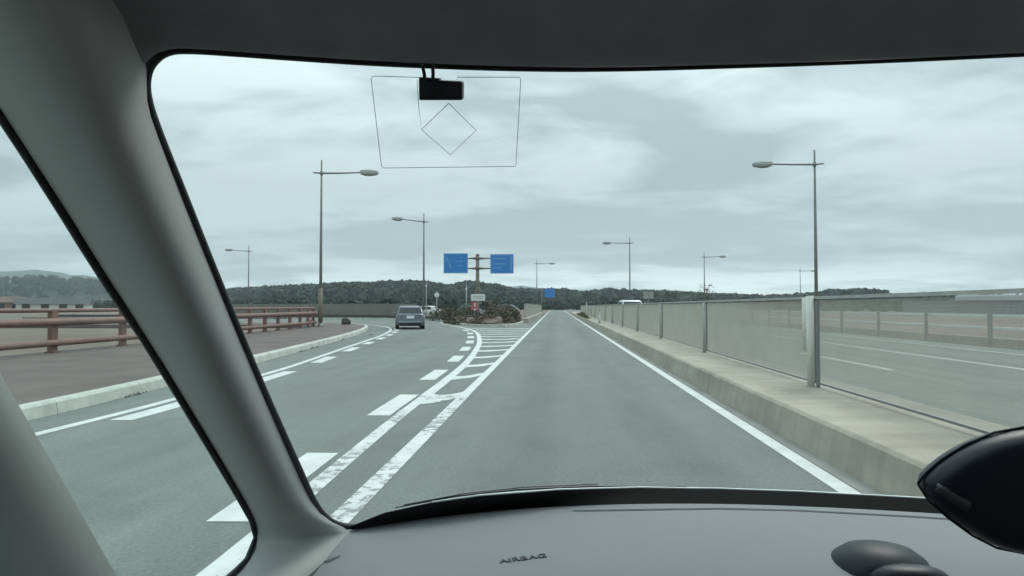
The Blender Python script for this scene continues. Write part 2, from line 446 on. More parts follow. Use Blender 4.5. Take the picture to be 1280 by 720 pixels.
PILLAR=[[(-0.3450,0.3251,1.5376),(-0.3137,0.3046,1.5270),(-0.2898,0.2902,1.5197),(-0.2708,0.2798,1.5146),(-0.2566,0.2738,1.5122),(-0.2471,0.2726,1.5125),(-0.2419,0.2762,1.5156),(-0.2405,0.2845,1.5217),(-0.2445,0.3000,1.5321)],[(-0.3467,0.3480,1.5135),(-0.3178,0.3280,1.5073),(-0.2961,0.3145,1.5039),(-0.2791,0.3052,1.5023),(-0.2669,0.3008,1.5030),(-0.2592,0.3013,1.5062),(-0.2557,0.3068,1.5120),(-0.2559,0.3172,1.5206),(-0.2613,0.3350,1.5333)],[(-0.3483,0.3681,1.4960),(-0.3190,0.3487,1.4925),(-0.2968,0.3360,1.4913),(-0.2792,0.3277,1.4917),(-0.2662,0.3243,1.4941),(-0.2576,0.3261,1.4988),(-0.2528,0.3331,1.5059),(-0.2514,0.3451,1.5156),(-0.2546,0.3650,1.5294)],[(-0.3500,0.3933,1.4739),(-0.3214,0.3733,1.4731),(-0.2998,0.3601,1.4742),(-0.2827,0.3517,1.4766),(-0.2700,0.3483,1.4805),(-0.2616,0.3502,1.4865),(-0.2570,0.3576,1.4946),(-0.2556,0.3702,1.5052),(-0.2587,0.3907,1.5196)],[(-0.3524,0.4246,1.4472),(-0.3241,0.4018,1.4493),(-0.3025,0.3864,1.4524),(-0.2854,0.3758,1.4563),(-0.2726,0.3704,1.4615),(-0.2641,0.3706,1.4682),(-0.2594,0.3763,1.4767),(-0.2580,0.3873,1.4873),(-0.2612,0.4064,1.5013)],[(-0.3548,0.4602,1.4158),(-0.3277,0.4337,1.4219),(-0.3070,0.4148,1.4282),(-0.2906,0.4009,1.4348),(-0.2785,0.3925,1.4419),(-0.2706,0.3897,1.4502),(-0.2666,0.3925,1.4598),(-0.2660,0.4007,1.4712),(-0.2704,0.4169,1.4856)],[(-0.3572,0.4804,1.3985),(-0.3303,0.4528,1.4056),(-0.3097,0.4330,1.4127),(-0.2933,0.4183,1.4198),(-0.2811,0.4091,1.4273),(-0.2731,0.4058,1.4356),(-0.2689,0.4080,1.4450),(-0.2681,0.4158,1.4559),(-0.2723,0.4317,1.4694)],[(-0.3596,0.5125,1.3699),(-0.3332,0.4844,1.3775),(-0.3129,0.4643,1.3847),(-0.2967,0.4494,1.3916),(-0.2846,0.4402,1.3986),(-0.2765,0.4370,1.4060),(-0.2721,0.4396,1.4141),(-0.2711,0.4479,1.4233),(-0.2749,0.4647,1.4343)],[(-0.3620,0.5644,1.3239),(-0.3368,0.5373,1.3300),(-0.3173,0.5184,1.3353),(-0.3018,0.5050,1.3402),(-0.2901,0.4975,1.3447),(-0.2821,0.4963,1.3492),(-0.2776,0.5012,1.3536),(-0.2762,0.5120,1.3582),(-0.2792,0.5319,1.3632)],[(-0.3628,0.6206,1.2676),(-0.3392,0.5965,1.2716),(-0.3212,0.5807,1.2744),(-0.3066,0.5706,1.2764),(-0.2956,0.5666,1.2776),(-0.2880,0.5690,1.2779),(-0.2834,0.5777,1.2775),(-0.2814,0.5925,1.2764),(-0.2833,0.6166,1.2741)],[(-0.3635,0.6916,1.1949),(-0.3415,0.6686,1.1994),(-0.3245,0.6543,1.2019),(-0.3108,0.6457,1.2032),(-0.3001,0.6433,1.2031),(-0.2925,0.6473,1.2016),(-0.2875,0.6577,1.1986),(-0.2849,0.6742,1.1941),(-0.2855,0.6999,1.1874)],[(-0.3643,0.7483,1.1360),(-0.3434,0.7263,1.1410),(-0.3272,0.7129,1.1435),(-0.3139,0.7053,1.1444),(-0.3035,0.7039,1.1435),(-0.2959,0.7089,1.1407),(-0.2907,0.7203,1.1360),(-0.2876,0.7377,1.1295),(-0.2875,0.7644,1.1201)],[(-0.3650,0.7873,1.0946),(-0.3436,0.7657,1.1011),(-0.3266,0.7526,1.1048),(-0.3125,0.7453,1.1066),(-0.3011,0.7442,1.1064),(-0.2922,0.7496,1.1041),(-0.2856,0.7612,1.0997),(-0.2809,0.7789,1.0933),(-0.2788,0.8059,1.0839)],[(-0.3650,0.8009,1.0671),(-0.3485,0.7987,1.0693),(-0.3332,0.7993,1.0705),(-0.3186,0.8016,1.0712),(-0.3048,0.8059,1.0711),(-0.2915,0.8122,1.0704),(-0.2787,0.8206,1.0690),(-0.2663,0.8308,1.0670),(-0.2544,0.8440,1.0640)],[(-0.3650,0.7759,1.0475),(-0.3492,0.7695,1.0517),(-0.3348,0.7658,1.0548),(-0.3213,0.7639,1.0573),(-0.3087,0.7639,1.0590),(-0.2968,0.7659,1.0599),(-0.2857,0.7699,1.0601),(-0.2751,0.7758,1.0596),(-0.2654,0.7847,1.0580)],[(-0.3650,0.7368,1.0444),(-0.3508,0.7298,1.0478),(-0.3381,0.7255,1.0501),(-0.3264,0.7229,1.0517),(-0.3156,0.7223,1.0524),(-0.3057,0.7237,1.0524),(-0.2965,0.7271,1.0515),(-0.2880,0.7323,1.0498),(-0.2805,0.7405,1.0470)],[(-0.3650,0.6849,1.0436),(-0.3527,0.6791,1.0457),(-0.3419,0.6761,1.0467),(-0.3321,0.6748,1.0468),(-0.3232,0.6754,1.0461),(-0.3153,0.6780,1.0445),(-0.3082,0.6826,1.0420),(-0.3018,0.6890,1.0386),(-0.2965,0.6983,1.0340)]]
QSEAL=[(-0.3503,0.3685,1.4951),(-0.3520,0.3936,1.4729),(-0.3544,0.4247,1.4461),(-0.3568,0.4602,1.4145),(-0.3592,0.4802,1.3972),(-0.3616,0.5122,1.3685),(-0.3640,0.5637,1.3225),(-0.3648,0.6194,1.2662),(-0.3655,0.6897,1.1935),(-0.3662,0.7457,1.1349),(-0.3670,0.7838,1.0942),(-0.3670,0.7966,1.0689),(-0.3670,0.7731,1.0505),(-0.3670,0.7357,1.0474),(-0.3670,0.6843,1.0463)]
DOORTRIM=[[(-0.4250,0.4407,1.3618),(-0.4182,0.4260,1.3576),(-0.4160,0.4113,1.3535),(-0.4210,0.3966,1.3493),(-0.4332,0.3820,1.3451),(-0.4500,0.3673,1.3410)],[(-0.4250,0.4608,1.3318),(-0.4182,0.4449,1.3285),(-0.4160,0.4289,1.3251),(-0.4210,0.4129,1.3218),(-0.4332,0.3969,1.3184),(-0.4500,0.3810,1.3151)],[(-0.4250,0.4827,1.2993),(-0.4182,0.4653,1.2969),(-0.4160,0.4479,1.2946),(-0.4210,0.4304,1.2922),(-0.4332,0.4130,1.2899),(-0.4500,0.3956,1.2875)],[(-0.4250,0.5150,1.2515),(-0.4182,0.4953,1.2508),(-0.4160,0.4757,1.2500),(-0.4210,0.4560,1.2493),(-0.4332,0.4363,1.2486),(-0.4500,0.4167,1.2478)],[(-0.4250,0.5514,1.1976),(-0.4182,0.5291,1.1989),(-0.4160,0.5068,1.2003),(-0.4210,0.4845,1.2016),(-0.4332,0.4621,1.2029),(-0.4500,0.4398,1.2043)],[(-0.4250,0.5875,1.1431),(-0.4182,0.5624,1.1468),(-0.4160,0.5373,1.1505),(-0.4210,0.5122,1.1542),(-0.4332,0.4871,1.1578),(-0.4500,0.4621,1.1615)],[(-0.4250,0.6244,1.0878),(-0.4182,0.5963,1.0941),(-0.4160,0.5683,1.1004),(-0.4210,0.5403,1.1067),(-0.4332,0.5123,1.1130),(-0.4500,0.4842,1.1193)],[(-0.4250,0.6672,1.0235),(-0.4182,0.6356,1.0331),(-0.4160,0.6040,1.0427),(-0.4210,0.5724,1.0524),(-0.4332,0.5408,1.0620),(-0.4500,0.5092,1.0716)]]
DASH_EDGE=[(-0.2612,0.8561,1.0660),(-0.2097,0.8823,1.0660),(-0.1084,0.9311,1.0660),(0.0029,0.9649,1.0660),(0.1186,0.9846,1.0660),(0.2343,0.9925,1.0660),(0.3458,0.9884,1.0660),(0.4919,0.9721,1.0660),(0.6230,0.9460,1.0660)]
BAND=[(-0.2592,0.8325,1.0737),(-0.2214,0.8444,1.0869),(-0.1649,0.8727,1.0929),(-0.1053,0.9043,1.0940),(0.0029,0.9596,1.0890),(0.1218,1.0102,1.0805),(0.2479,1.0491,1.0705),(0.3741,1.0687,1.0632),(0.5388,1.0642,1.0584),(0.6809,1.0332,1.0584)]
SLOT=[(0.0205,0.9362,1.0660),(0.0695,0.9432,1.0660),(0.1479,0.9522,1.0660),(0.2269,0.9613,1.0660),(0.3356,0.9596,1.0660),(0.4769,0.9428,1.0660),(0.5334,0.9331,1.0660)]
DEFOG=[(-0.2694,0.7427,1.0500),(-0.2568,0.7597,1.0500)]
AIRBAG=[(-0.0678,0.7745,1.0520),(-0.0137,0.7953,1.0520)]
WIRE_OUTER1=[(-0.0962,0.4728,1.5157),(-0.1306,0.4609,1.5135),(-0.1321,0.4621,1.5116),(-0.1378,0.5126,1.4600),(-0.1363,0.5142,1.4590),(-0.0882,0.5312,1.4625),(-0.0355,0.5479,1.4659),(-0.0341,0.5472,1.4671),(-0.0272,0.4939,1.5201),(-0.0283,0.4924,1.5211),(-0.0728,0.4798,1.5178),(-0.0735,0.4811,1.5162)]
WIRE_DIAG=[(-0.1012,0.4726,1.5140),(-0.1030,0.4858,1.5005),(-0.1037,0.5011,1.4854),(-0.0813,0.4923,1.5026)]
WIRE_DIA=[(-0.0813,0.4923,1.5026),(-0.0634,0.5148,1.4877),(-0.0851,0.5238,1.4709),(-0.1037,0.5011,1.4854)]
BOX=[(-0.0990,0.4666,1.5124),(-0.0688,0.4772,1.5136),(-0.0703,0.4876,1.5031),(-0.1010,0.4779,1.5007)]
CABLES=[[(-0.0950,0.4636,1.5188),(-0.0947,0.4684,1.5123)],[(-0.0884,0.4656,1.5193),(-0.0893,0.4701,1.5128)]]

# ================================================================== THE SETTING
rng = random.Random(7)
nrg = np.random.default_rng(7)

KERB = curve([(-6.1, -12), (-6.12, -2), (-6.18, 4), (-6.28, 7.6), (-6.62, 11), (-7.3, 16.4), (-8.15, 22.5), (-8.9, 27.5), (-9.75, 32.3), (-11.0, 38), (-12.4, 42.3), (-15, 46.3), (-19, 48.8), (-26, 50), (-60, 50.5)], 0.5)
LEFTLINE = curve([(-5.42, -6), (-5.45, 0), (-5.49, 6.7), (-5.56, 9.3), (-5.9, 13.9), (-6.37, 17.5), (-6.9, 21.3), (-7.5, 25.8), (-8.36, 31.7), (-9.7, 38.3), (-11.7, 44.2), (-15, 48.8), (-22, 51.8), (-40, 52.6)], 0.5)
GORE_L = curve([(-1.70, -4), (-1.71, 1), (-1.74, 3.5), (-1.82, 5), (-1.95, 8.3), (-2.04, 12.3), (-2.2, 16.2), (-2.6, 21.5), (-3.14, 26.7), (-4.3, 34.9), (-6.0, 42.0), (-8.2, 49), (-9.9, 56)], 0.5)
LANE_L = np.array([(-1.36 - 0.005 * y, y) for y in np.arange(-4, 230, 2.0)])
LANE_R = np.array([(2.108 - 0.0006 * y, y) for y in np.arange(-4, 230, 2.0)])

# ground to the horizon
mb = MB(); mb.grid([[(x, y, -0.09) for x in np.linspace(-7000, 7000, 9)] for y in np.linspace(-3000, 9000, 9)], False)
ground = struct(mb.build("ground", "field"))

# road: one asphalt sheet (main lane, exit ramp, opposite carriageway)
kp = offset(KERB, 0.45)
poly = [tuple(p) for p in kp] + [(-60, 75), (-2.3, 92), (-2.3, 250), (8.6, 250), (8.6, 88), (14.3, 62), (14.3, -12)]
mb = MB(); mb.add([(x, y, 0.0) for x, y in poly], [tuple(range(len(poly)))])
road = struct(mb.build("road", "asphalt"))
def mark(name, mb_, m="paint"):
    return mb_.build(name, m, road)
Z1 = 0.004
mark("edge_line", ribbon(MB(), LEFTLINE, 0.15, Z1))
def seg(path, y0, y1): return path[(path[:, 1] >= y0) & (path[:, 1] <= y1)]
mark("gore_line", ribbon(MB(), seg(GORE_L, -4, 10.2), 0.15, Z1), "paint_worn")
mark("gore_line", ribbon(MB(), seg(GORE_L, 9.7, 56), 0.18, Z1))
mark("lane_line", ribbon(MB(), seg(np.array([(-1.36 - 0.005 * y, y) for y in np.arange(-4, 11, 0.5)]), -4, 10.2), 0.16, Z1), "paint_worn")
mark("lane_line", ribbon(MB(), seg(LANE_L, 10, 230), 0.15, Z1))
mark("edge_line", ribbon(MB(), LANE_R, 0.15, Z1))
# broken marks along the exit ramp
def dash(path, off, y0, length, w):
    p = path[(path[:, 1] >= y0 - 0.8) & (path[:, 1] <= y0 + length + 0.8)]
    if len(p) < 2: return
    xs = [(at_y(path, y), y) for y in np.linspace(y0, y0 + length, 5)]
    mark("dash_mark", ribbon(MB(), offset(np.array(xs), off), w, Z1))
for y0, off in ((0.1, 0.32), (4.1, 0.29), (8.15, 0.27), (12.15, 0.36), (16.2, 0.36), (20.2, 0.36), (24.2, 0.36), (28.2, 0.36), (32.2, 0.36), (36.2, 0.36)):
    dash(GORE_L, off, y0, 1.95, 0.29)
for y0 in (-0.4, 3.6, 7.6, 11.6, 15.6, 19.6, 23.4, 26.9, 30.3, 33.5, 36.5, 39.2):
    dash(LEFTLINE, -0.33, y0, 1.9 if y0 < 22 else 1.5, 0.28)
# hatching between the diverging lines
for i, y in enumerate((9.65, 12.75, 15.25, 17.75, 20.3, 22.6, 25.0, 27.3, 29.8, 32.3, 34.9, 37.5, 40.1)):
    x0, x1 = at_y(GORE_L, y) + 0.08, -1.36 - 0.005 * y - 0.08
    wd = (0.72 if i == 0 else 0.6) + rng.uniform(-0.04, 0.04)
    rows = []
    for k in range(7):
        t = k / 6; x = x0 + (x1 - x0) * t
        yy = y - 0.25 + 0.75 * t * t + (0.25 * (1 - t) if i == 0 else 0)
        hw = wd / 2 * (1 + (0.5 * (1 - t) ** 2 if i == 0 else 0.12 * math.sin(9 * t + i)))
        rows.append([(x, yy - hw, Z1 + 0.0005), (x, yy + hw, Z1 + 0.0005)])
    mark("hatch_bar", MB().grid(rows, False), "paint" if i else "paint_worn")
# opposite carriageway
mark("edge_line", ribbon(MB(), np.array([(9.95 - (0.0 if y < 45 else (y - 45) * 0.045), y) for y in np.arange(-6, 90, 3.0)]), 0.15, Z1))
mark("edge_line", ribbon(MB(), np.array([(12.9 - (0.0 if y < 40 else (y - 40) * 0.08), y) for y in np.arange(-6, 80, 3.0)]), 0.12, Z1))
for k in range(-1, 12):
    mark("lane_dash", ribbon(MB(), np.array([(7.06, 4.6 + 10 * k), (7.06, 9.9 + 10 * k)]), 0.14, Z1))
# concrete gutter beside the median
mark("gutter", MB().grid([[(2.19, y, 0.0045), (2.325, y, 0.006)] for y in np.arange(-6, 120, 3.0)], False), "gutter")

# sidewalk on the left with its kerb stones
RAIL = curve([(-12.3, -8), (-12.5, 2), (-12.8, 10), (-13.1, 17), (-13.5, 25), (-13.9, 32), (-14.3, 37), (-15.0, 40.3), (-16.4, 42.4)], 0.25)
inner = offset(KERB, 0.17)
poly = [tuple(p) for p in inner] + [(-60, 42), (-24, 42), (-17.0, 43.2)] + [tuple(p) for p in offset(RAIL, 0.5)[::-1]]
mb = MB(); n = len(poly)
mb.add([(x, y, 0.145) for x, y in poly] + [(x, y, -0.12) for x, y in poly], [tuple(range(n))] + [(i, (i + 1) % n, n + (i + 1) % n, n + i) for i in range(n)])
sidewalk = struct(mb.build("sidewalk", "paving"))
i = 0
while i + 4 < len(KERB):
    s_ = 4 if KERB[i][1] < 38 else 2
    p = KERB[i:i + s_ + 1]; t0 = (p[1] - p[0]) * 0.012; p = p.copy(); p[0] += t0; p[-1] -= (p[-1] - p[-2]) * 0.012
    rings = []
    for (ax, ay), (bx, by) in zip(p, offset(p, 0.18)):
        dx, dy = (bx - ax) / 0.18, (by - ay) / 0.18
        rings.append([(ax - dx * 0.03, ay - dy * 0.03, -0.02), (ax, ay, 0.14), (ax + dx * 0.03, ay + dy * 0.03, 0.168), (bx, by, 0.168), (bx, by, -0.02)])
    MB().loft(rings, False).build("kerb_stone", "kerb", sidewalk)
    i += s_

# verge and traffic island between ramp and main road
isl = [tuple(p) for p in curve([(-3.0, 60), (-2.95, 52), (-3.2, 46), (-4.0, 43.6), (-5.3, 44.6), (-6.6, 47), (-8.3, 52), (-9.9, 58), (-13, 64.3), (-18, 68.4), (-26, 70.3), (-60, 71)], 1.0)] + [(-60, 96), (-3.0, 96)]
mb = MB(); mb.prism(isl, -0.1, 0.11)
verge = struct(mb.build("verge", "soil"))
front = np.array([p for p in isl if p[0] < -2.9 and p[1] < 70.5][:60])
k = 0
while k + 2 < len(front):
    p = front[k:k + 3]; rings = []
    q = offset(p, 0.15)
    for (ax, ay), (bx, by) in zip(p, q):
        rings.append([(ax, ay, -0.02), (ax, ay, 0.15), (bx, by, 0.15), (bx, by, -0.02)])
    MB().loft(rings, False).build("kerb_stone", "kerb", verge)
    k += 2

# ---------------------------------------------------------------- hills and woods
def polar(az, d, z): return (math.sin(R(az)) * d, math.cos(R(az)) * d, z)
# azimuth, tangent of elevation of the tree line, distance of the ridge
RIDGE = [(-80, .036, 1500), (-60, .037, 1500), (-50, .036, 1450), (-41.5, .0352, 1400), (-38.8, .037, 1400), (-36.1, .0345, 1350), (-32, .029, 1100), (-26.7, .0225, 800), (-24.3, .0252, 700), (-21.3, .029, 640), (-16.1, .0330, 580), (-12.8, .0355, 560), (-10.8, .0325, 560), (-9.4, .0300, 560), (-7.4, .0345, 540), (-5.3, .0298, 560), (-3.9, .0240, 600), (-2.5, .0228, 640), (-.8, .0238, 640), (.9, .0235, 640), (2.25, .0195, 660), (4.3, .0235, 620), (6.3, .0212, 640), (8.9, .0200, 660), (11.5, .0172, 700), (15.3, .0135, 760), (18.9, .0122, 760), (20.4, .014, 700), (21.7, .0185, 620), (23.7, .0205, 600), (25.3, .016, 620), (26.6, .0085, 700), (33.6, .0062, 900), (45, .007, 900), (60, .010, 900), (80, .012, 900)]
RA = np.array(RIDGE)
def ridge(az): return float(np.interp(az, RA[:, 0], RA[:, 1])), float(np.interp(az, RA[:, 0], RA[:, 2]))
TREE_H = lambda d: 7.0 + d * 0.003
rows = []
azs = np.arange(-80, 80.1, 0.8)
for fr, hz in ((0.62, -0.02), (0.72, 0.12), (0.82, 0.45), (0.92, 0.82), (1.0, 1.0), (1.08, 0.95), (1.25, 0.7), (1.5, -0.02)):
    r_ = []
    for a in azs:
        e_, d_ = ridge(a); zt = max(0.6, e_ * d_ + 1.35 - TREE_H(d_) * 0.9)
        r_.append(polar(a, d_ * fr, zt * hz if hz > 0 else -1.0))
    rows.append(r_)
hills = struct(MB().grid(rows).build("hills", "hill"))

def tree_cloud(n_leaf, seed):
    """verts, faces of one unit-high rounded crown: a dark core and many leaf clumps"""
    g_ = np.random.default_rng(seed)
    V, F_ = [], []
    for _ in range(n_leaf):
        u = g_.normal(size=3); u /= np.linalg.norm(u)
        if u[2] < -0.35: u[2] *= -0.5
        c = u * np.array([0.42, 0.42, 0.5]) * g_.uniform(0.72, 1.05) + np.array([0, 0, 0.52])
        nrm = u * 0.6 + g_.normal(size=3) * 0.55; nrm /= np.linalg.norm(nrm)
        a = np.cross(nrm, g_.normal(size=3)); a /= np.linalg.norm(a); b = np.cross(nrm, a)
        s_ = g_.uniform(0.12, 0.22)
        o = len(V)
        V += [c + a * s_ * 1.2, c + b * s_, c - a * s_ * 1.1 + nrm * s_ * 0.3, c - b * s_ * 0.9]
        F_ += [(o, o + 1, o + 2, o + 3)]
    bm = bmesh.new(); bmesh.ops.create_icosphere(bm, subdivisions=1, radius=1.0)
    o = len(V)
    for v in bm.verts:
        k = g_.uniform(0.8, 1.05)
        V.append(np.array(v.co) * np.array([0.36, 0.36, 0.42]) * k + np.array([0, 0, 0.47]))
    F_ += [tuple(o + v.index for v in f.verts) for f in bm.faces]
    bm.free()
    return np.array(V), F_
TREES = [tree_cloud(46, 100 + k) for k in range(7)]

def scatter_mesh(name, m, spots, variants=TREES):
    """spots: (x, y, z, height, width) -> one mesh of many crowns"""
    vs_, fs_, o = [], [], 0
    for i, (x, y, z, h, w) in enumerate(spots):
        V, F_ = variants[i % len(variants)]
        a = (i * 2.399) % 6.283; ca, sa = math.cos(a), math.sin(a)
        X = (V[:, 0] * ca - V[:, 1] * sa) * w + x; Y = (V[:, 0] * sa + V[:, 1] * ca) * w + y
        vs_.append(np.c_[X, Y, V[:, 2] * h + z]); fs_ += [tuple(q + o for q in f) for f in F_]; o += len(V)
    me = bpy.data.meshes.new(name); me.from_pydata(np.vstack(vs_).tolist(), [], fs_); me.materials.append(M[m])
    return link(name, me)
spots = []
cnt = 0
while cnt < 5200:
    a = nrg.uniform(-72, 66)
    e_, d_ = ridge(a)
    if nrg.uniform() > 1.0 / (d_ / 560) ** 0.5: continue
    fr = 1.0 - abs(nrg.normal()) * 0.13 if nrg.uniform() < 0.8 else nrg.uniform(0.98, 1.03)
    if fr < 0.63: continue
    hz = float(np.interp(fr, [0.62, 0.72, 0.82, 0.92, 1.0, 1.08], [-0.02, 0.12, 0.45, 0.82, 1.0, 0.95]))
    zt = max(0.6, e_ * d_ + 1.35 - TREE_H(d_) * 0.9)
    h = TREE_H(d_) * nrg.uniform(0.72, 1.22)
    x, y, z = polar(a, d_ * fr, max(zt * hz, 0) - 0.6)
    if abs(x) < 14 and y < 330: continue
    spots.append((x, y, z, h, h * nrg.uniform(0.85, 1.3))); cnt += 1
wood = struct(scatter_mesh("forest", "leaf_dark", spots), "stuff")

# far blue range
rows = []
far = [(-85, .044, 3600), (-55, .046, 3400), (-41.5, .0425, 3300), (-38.8, .0445, 3300), (-36.2, .0380, 3300), (-30, .024, 3200), (-15, .022, 3200), (-8, .026, 3200), (-5, .031, 3200), (-2.9, .0308, 3200), (-1, .027, 3200), (3, .0235, 3200), (8, .015, 3300), (25, .008, 3300), (85, .012, 3300)]
FA = np.array(far)
for fr, hz in ((0.72, -0.01), (0.85, 0.5), (0.93, 0.8), (1.0, 1.0), (1.15, 0.6)):
    r_ = []
    for a in np.arange(-85, 85.1, 0.7):
        e_ = np.interp(a, FA[:, 0], FA[:, 1]); d_ = np.interp(a, FA[:, 0], FA[:, 2])
        jig = 1 + 0.03 * math.sin(a * 1.7) + 0.02 * math.sin(a * 4.1 + 1) + 0.008 * math.sin(a * 11)
        r_.append(polar(a, d_ * fr, e_ * d_ * hz * jig))
    rows.append(r_)
struct(MB().grid(rows).build("mountain", "mountain"))

# weeds in the joint at the foot of the kerb
V, F_ = [], []
for y0 in (7.0, 9.6, 12.4, 19.5, 21.0, 21.6, 26.5, 31.0):
    for _ in range(26):
        y = y0 + nrg.normal() * 0.22; o_ = np.argmin(abs(KERB[:, 1] - y)); x = float(np.interp(y, KERB[:80, 1], KERB[:80, 0])) + 0.06 + abs(nrg.normal()) * 0.02
        h = nrg.uniform(0.015, 0.06); a = nrg.uniform(0, 6.28); dx, dy = math.cos(a) * .012, math.sin(a) * .012; o = len(V)
        V += [(x - dx, y - dy, 0.003), (x + dx, y + dy, 0.003), (x + nrg.normal() * .03, y + nrg.normal() * .03, h)]; F_.append((o, o + 1, o + 2))
kw = struct(MB().add(V, F_).build("kerb_weeds", "leaf_dark", recalc=False), "stuff")
kw["label"] = "small dark weeds growing at the foot of the left kerb"

# ================================================================== MEDIAN: concrete and mesh fence
prof = [(2.31, -0.05), (2.375, 0.29), (2.405, 0.322), (3.55, 0.345), (3.80, 0.335), (3.83, -0.05)]
ys = np.arange(-8, 126, 4.0)
root = thing("concrete_median", "long pale concrete median base under the mesh fence right of the lane", "median")
for k in range(22):
    y0 = -8.0 + 6.2 * k
    o = bevel(MB().loft([[(x, y, z) for x, z in prof] for y in (y0 + 0.007, y0 + 6.193)], False).build("base_section", "concrete", root), 0.015, 2)

FX, PITCH, ZB, ZT = 3.27, 6.2, 0.375, 1.455
def mesh_panel(length):
    """fine upright wires, with cross wires, in a thin frame"""
    mb_ = MB(); S, D, T = 0.0125, 0.0029, 0.0008
    for y in np.arange(S, length - S / 2, S):
        mb_.add([(dx, y + dy, z) for z in (ZB + 0.03, ZT - 0.03) for dx, dy in ((-D / 2, -T / 2), (D / 2, -T / 2), (D / 2, T / 2), (-D / 2, T / 2))],
                [(0, 1, 5, 4), (1, 2, 6, 5), (2, 3, 7, 6), (3, 0, 4, 7)])
    for z in np.arange(ZB + 0.08, ZT - 0.04, 0.06):
        mb_.box((0.0025, length / 2, z), (0.002, length - 0.02, 0.0022))
    return mb_.mesh("mesh_panel", "mesh", recalc=False)
def fence(root_, x, y0, n_, first_post_big, rail_extra=True):
    pm = mesh_panel(PITCH - 0.06)
    fr = MB()
    L_ = PITCH - 0.05
    for yy in (0.0, L_): fr.box((0, yy, (ZB + ZT) / 2), (0.022, 0.016, ZT - ZB))
    fr.box((0, L_ / 2, ZB + 0.012), (0.022, L_ - 0.02, 0.022))
    frm = fr.mesh("panel_frame", "galv_dark")
    tr = MB(); tr.box((0, L_ / 2, ZT + 0.005), (0.05, PITCH - 0.004, 0.035)); trm = tr.mesh("top_rail", "galv")
    post = MB(); post.tube([(0, 0, 0.30), (0, 0, ZT - 0.02)], 0.034, 10); pom = post.mesh("post", "galv")
    for k in range(n_):
        yy = y0 + k * PITCH
        p = link("mesh_panel", pm, root_); p.location = (x, yy + 0.03, 0)
        f = link("panel_frame", frm, p); f.location = (0, -0.005, 0)
        t = link("top_rail", trm, root_); t.location = (x, yy + 0.03, 0)
        q = link("post", pom, root_); q.location = (x - 0.06, yy, 0)
fr_root = thing("mesh_fence", "tall beige wire mesh fence with grey posts on the median right of the lane", "fence")
fence(fr_root, FX, 2.50 - PITCH, 16, True)
# the stout double post close by
mb = MB(); mb.tube([(FX - 0.075, 8.70, 0.335), (FX - 0.075, 8.70, ZT + 0.03)], 0.045, 14); mb.build("thick_post", "galv_light", fr_root)
mb = MB(); mb.tube([(FX - 0.04, 8.93, 0.78), (FX - 0.04, 8.93, ZT + 0.01)], 0.05, 12); mb.build("thick_post", "galv_light", fr_root)
mb = MB(); mb.box((FX - 0.03, 8.58, 0.87), (0.03, 0.05, 1.1)); mb.build("edge_plate", "galv_dark", fr_root)

# shorter mesh fence left of the lane past the island
fl_root = thing("mesh_fence", "short run of beige mesh fence left of the lane beyond the island", "fence", (0, 0, 0))
fence(fl_root, -2.72, 56.0, 9, False)
mb = MB(); mb.prism([(-2.98, 55), (-2.45, 55), (-2.45, 118), (-2.98, 118)], -0.05, 0.34); mb.build("base_section", "concrete", fl_root)
for o in list(fl_root.children):
    if o.name.startswith(("mesh_panel", "top_rail", "post")): o.location.z += 0.12

# slim white delineators by the median
for y, x, h, lab in ((41.0, 2.55, 0.64, "white delineator post standing on the median concrete in front of the mesh"),
                     (72.0, 3.1, 1.45, "white delineator post rising above the far end of the median fence")):
    d = thing("delineator_post", lab, "post", (x, y, 0.335), group="delineators on the median")
    MB().tube([(0, 0, 0), (0, 0, h)], [0.05, 0.045], 10).build("tube", "white_rail", d)
    MB().tube([(0, 0, h * 0.86), (0, 0, h * 0.94)], 0.052, 10).build("band", "sign_back", d)
    MB().tube([(0, 0, 0), (0, 0, 0.04)], [0.11, 0.08], 10).build("foot", "black_plastic", d)

# ================================================================== STREET LAMPS
def lamp_proto():
    t = thing("street_lamp", "street lamp", "street lamp")
    MB().tube([(0, 0, 0), (0, 0, 5), (0, 0, 10.0)], [0.105, 0.082, 0.05], 12).build("pole", "galv_dark", t)
    MB().tube([(0, 0, 0), (0, 0, 0.05), (0, 0, 0.06), (0, 0, 0.9)], [0.2, 0.2, 0.14, 0.13], 12).build("base_sleeve", "galv_dark", t)
    MB().tube([(-0.5, 0, 9.24), (0, 0, 9.2), (1.2, 0, 9.21), (2.35, 0, 9.25)], [0.035, 0.06, 0.05, 0.04], 8).build("arm", "galv_dark", t)
    MB().tube([(0, 0, 9.08), (0, 0, 9.32)], 0.085, 12).build("clamp", "galv_dark", t)
    rings = []
    for s_, hw, top, bot in ((0, .07, .07, -.06), (.06, .17, .13, -.11), (.25, .23, .17, -.16), (.65, .24, .17, -.18), (.98, .20, .12, -.15), (1.1, .1, .05, -.08)):
        rings.append([(2.3 + s_, hw * c, 9.25 + (top if sn > 0 else -bot) * sn) for c, sn in [(math.copysign(abs(math.cos(a)) ** .55, math.cos(a)), math.copysign(abs(math.sin(a)) ** .55, math.sin(a))) for a in np.linspace(0, 2 * math.pi, 20, endpoint=False)]])
    h = MB().loft(rings).build("lamp_head", "lamp_head", t)
    lens = []
    for s_, hw, bot in ((.16, .13, -.16), (.3, .18, -.20), (.65, .19, -.22), (.92, .13, -.17)):
        lens.append([(2.3 + s_, hw * c, 9.25 + (bot if sn < 0 else -0.05) * abs(sn)) for c, sn in [(math.cos(a), math.sin(a)) for a in np.linspace(0, 2 * math.pi, 12, endpoint=False)]])
    MB().loft(lens).build("lens", "lamp_lens", h)
    return t
lp = lamp_proto()
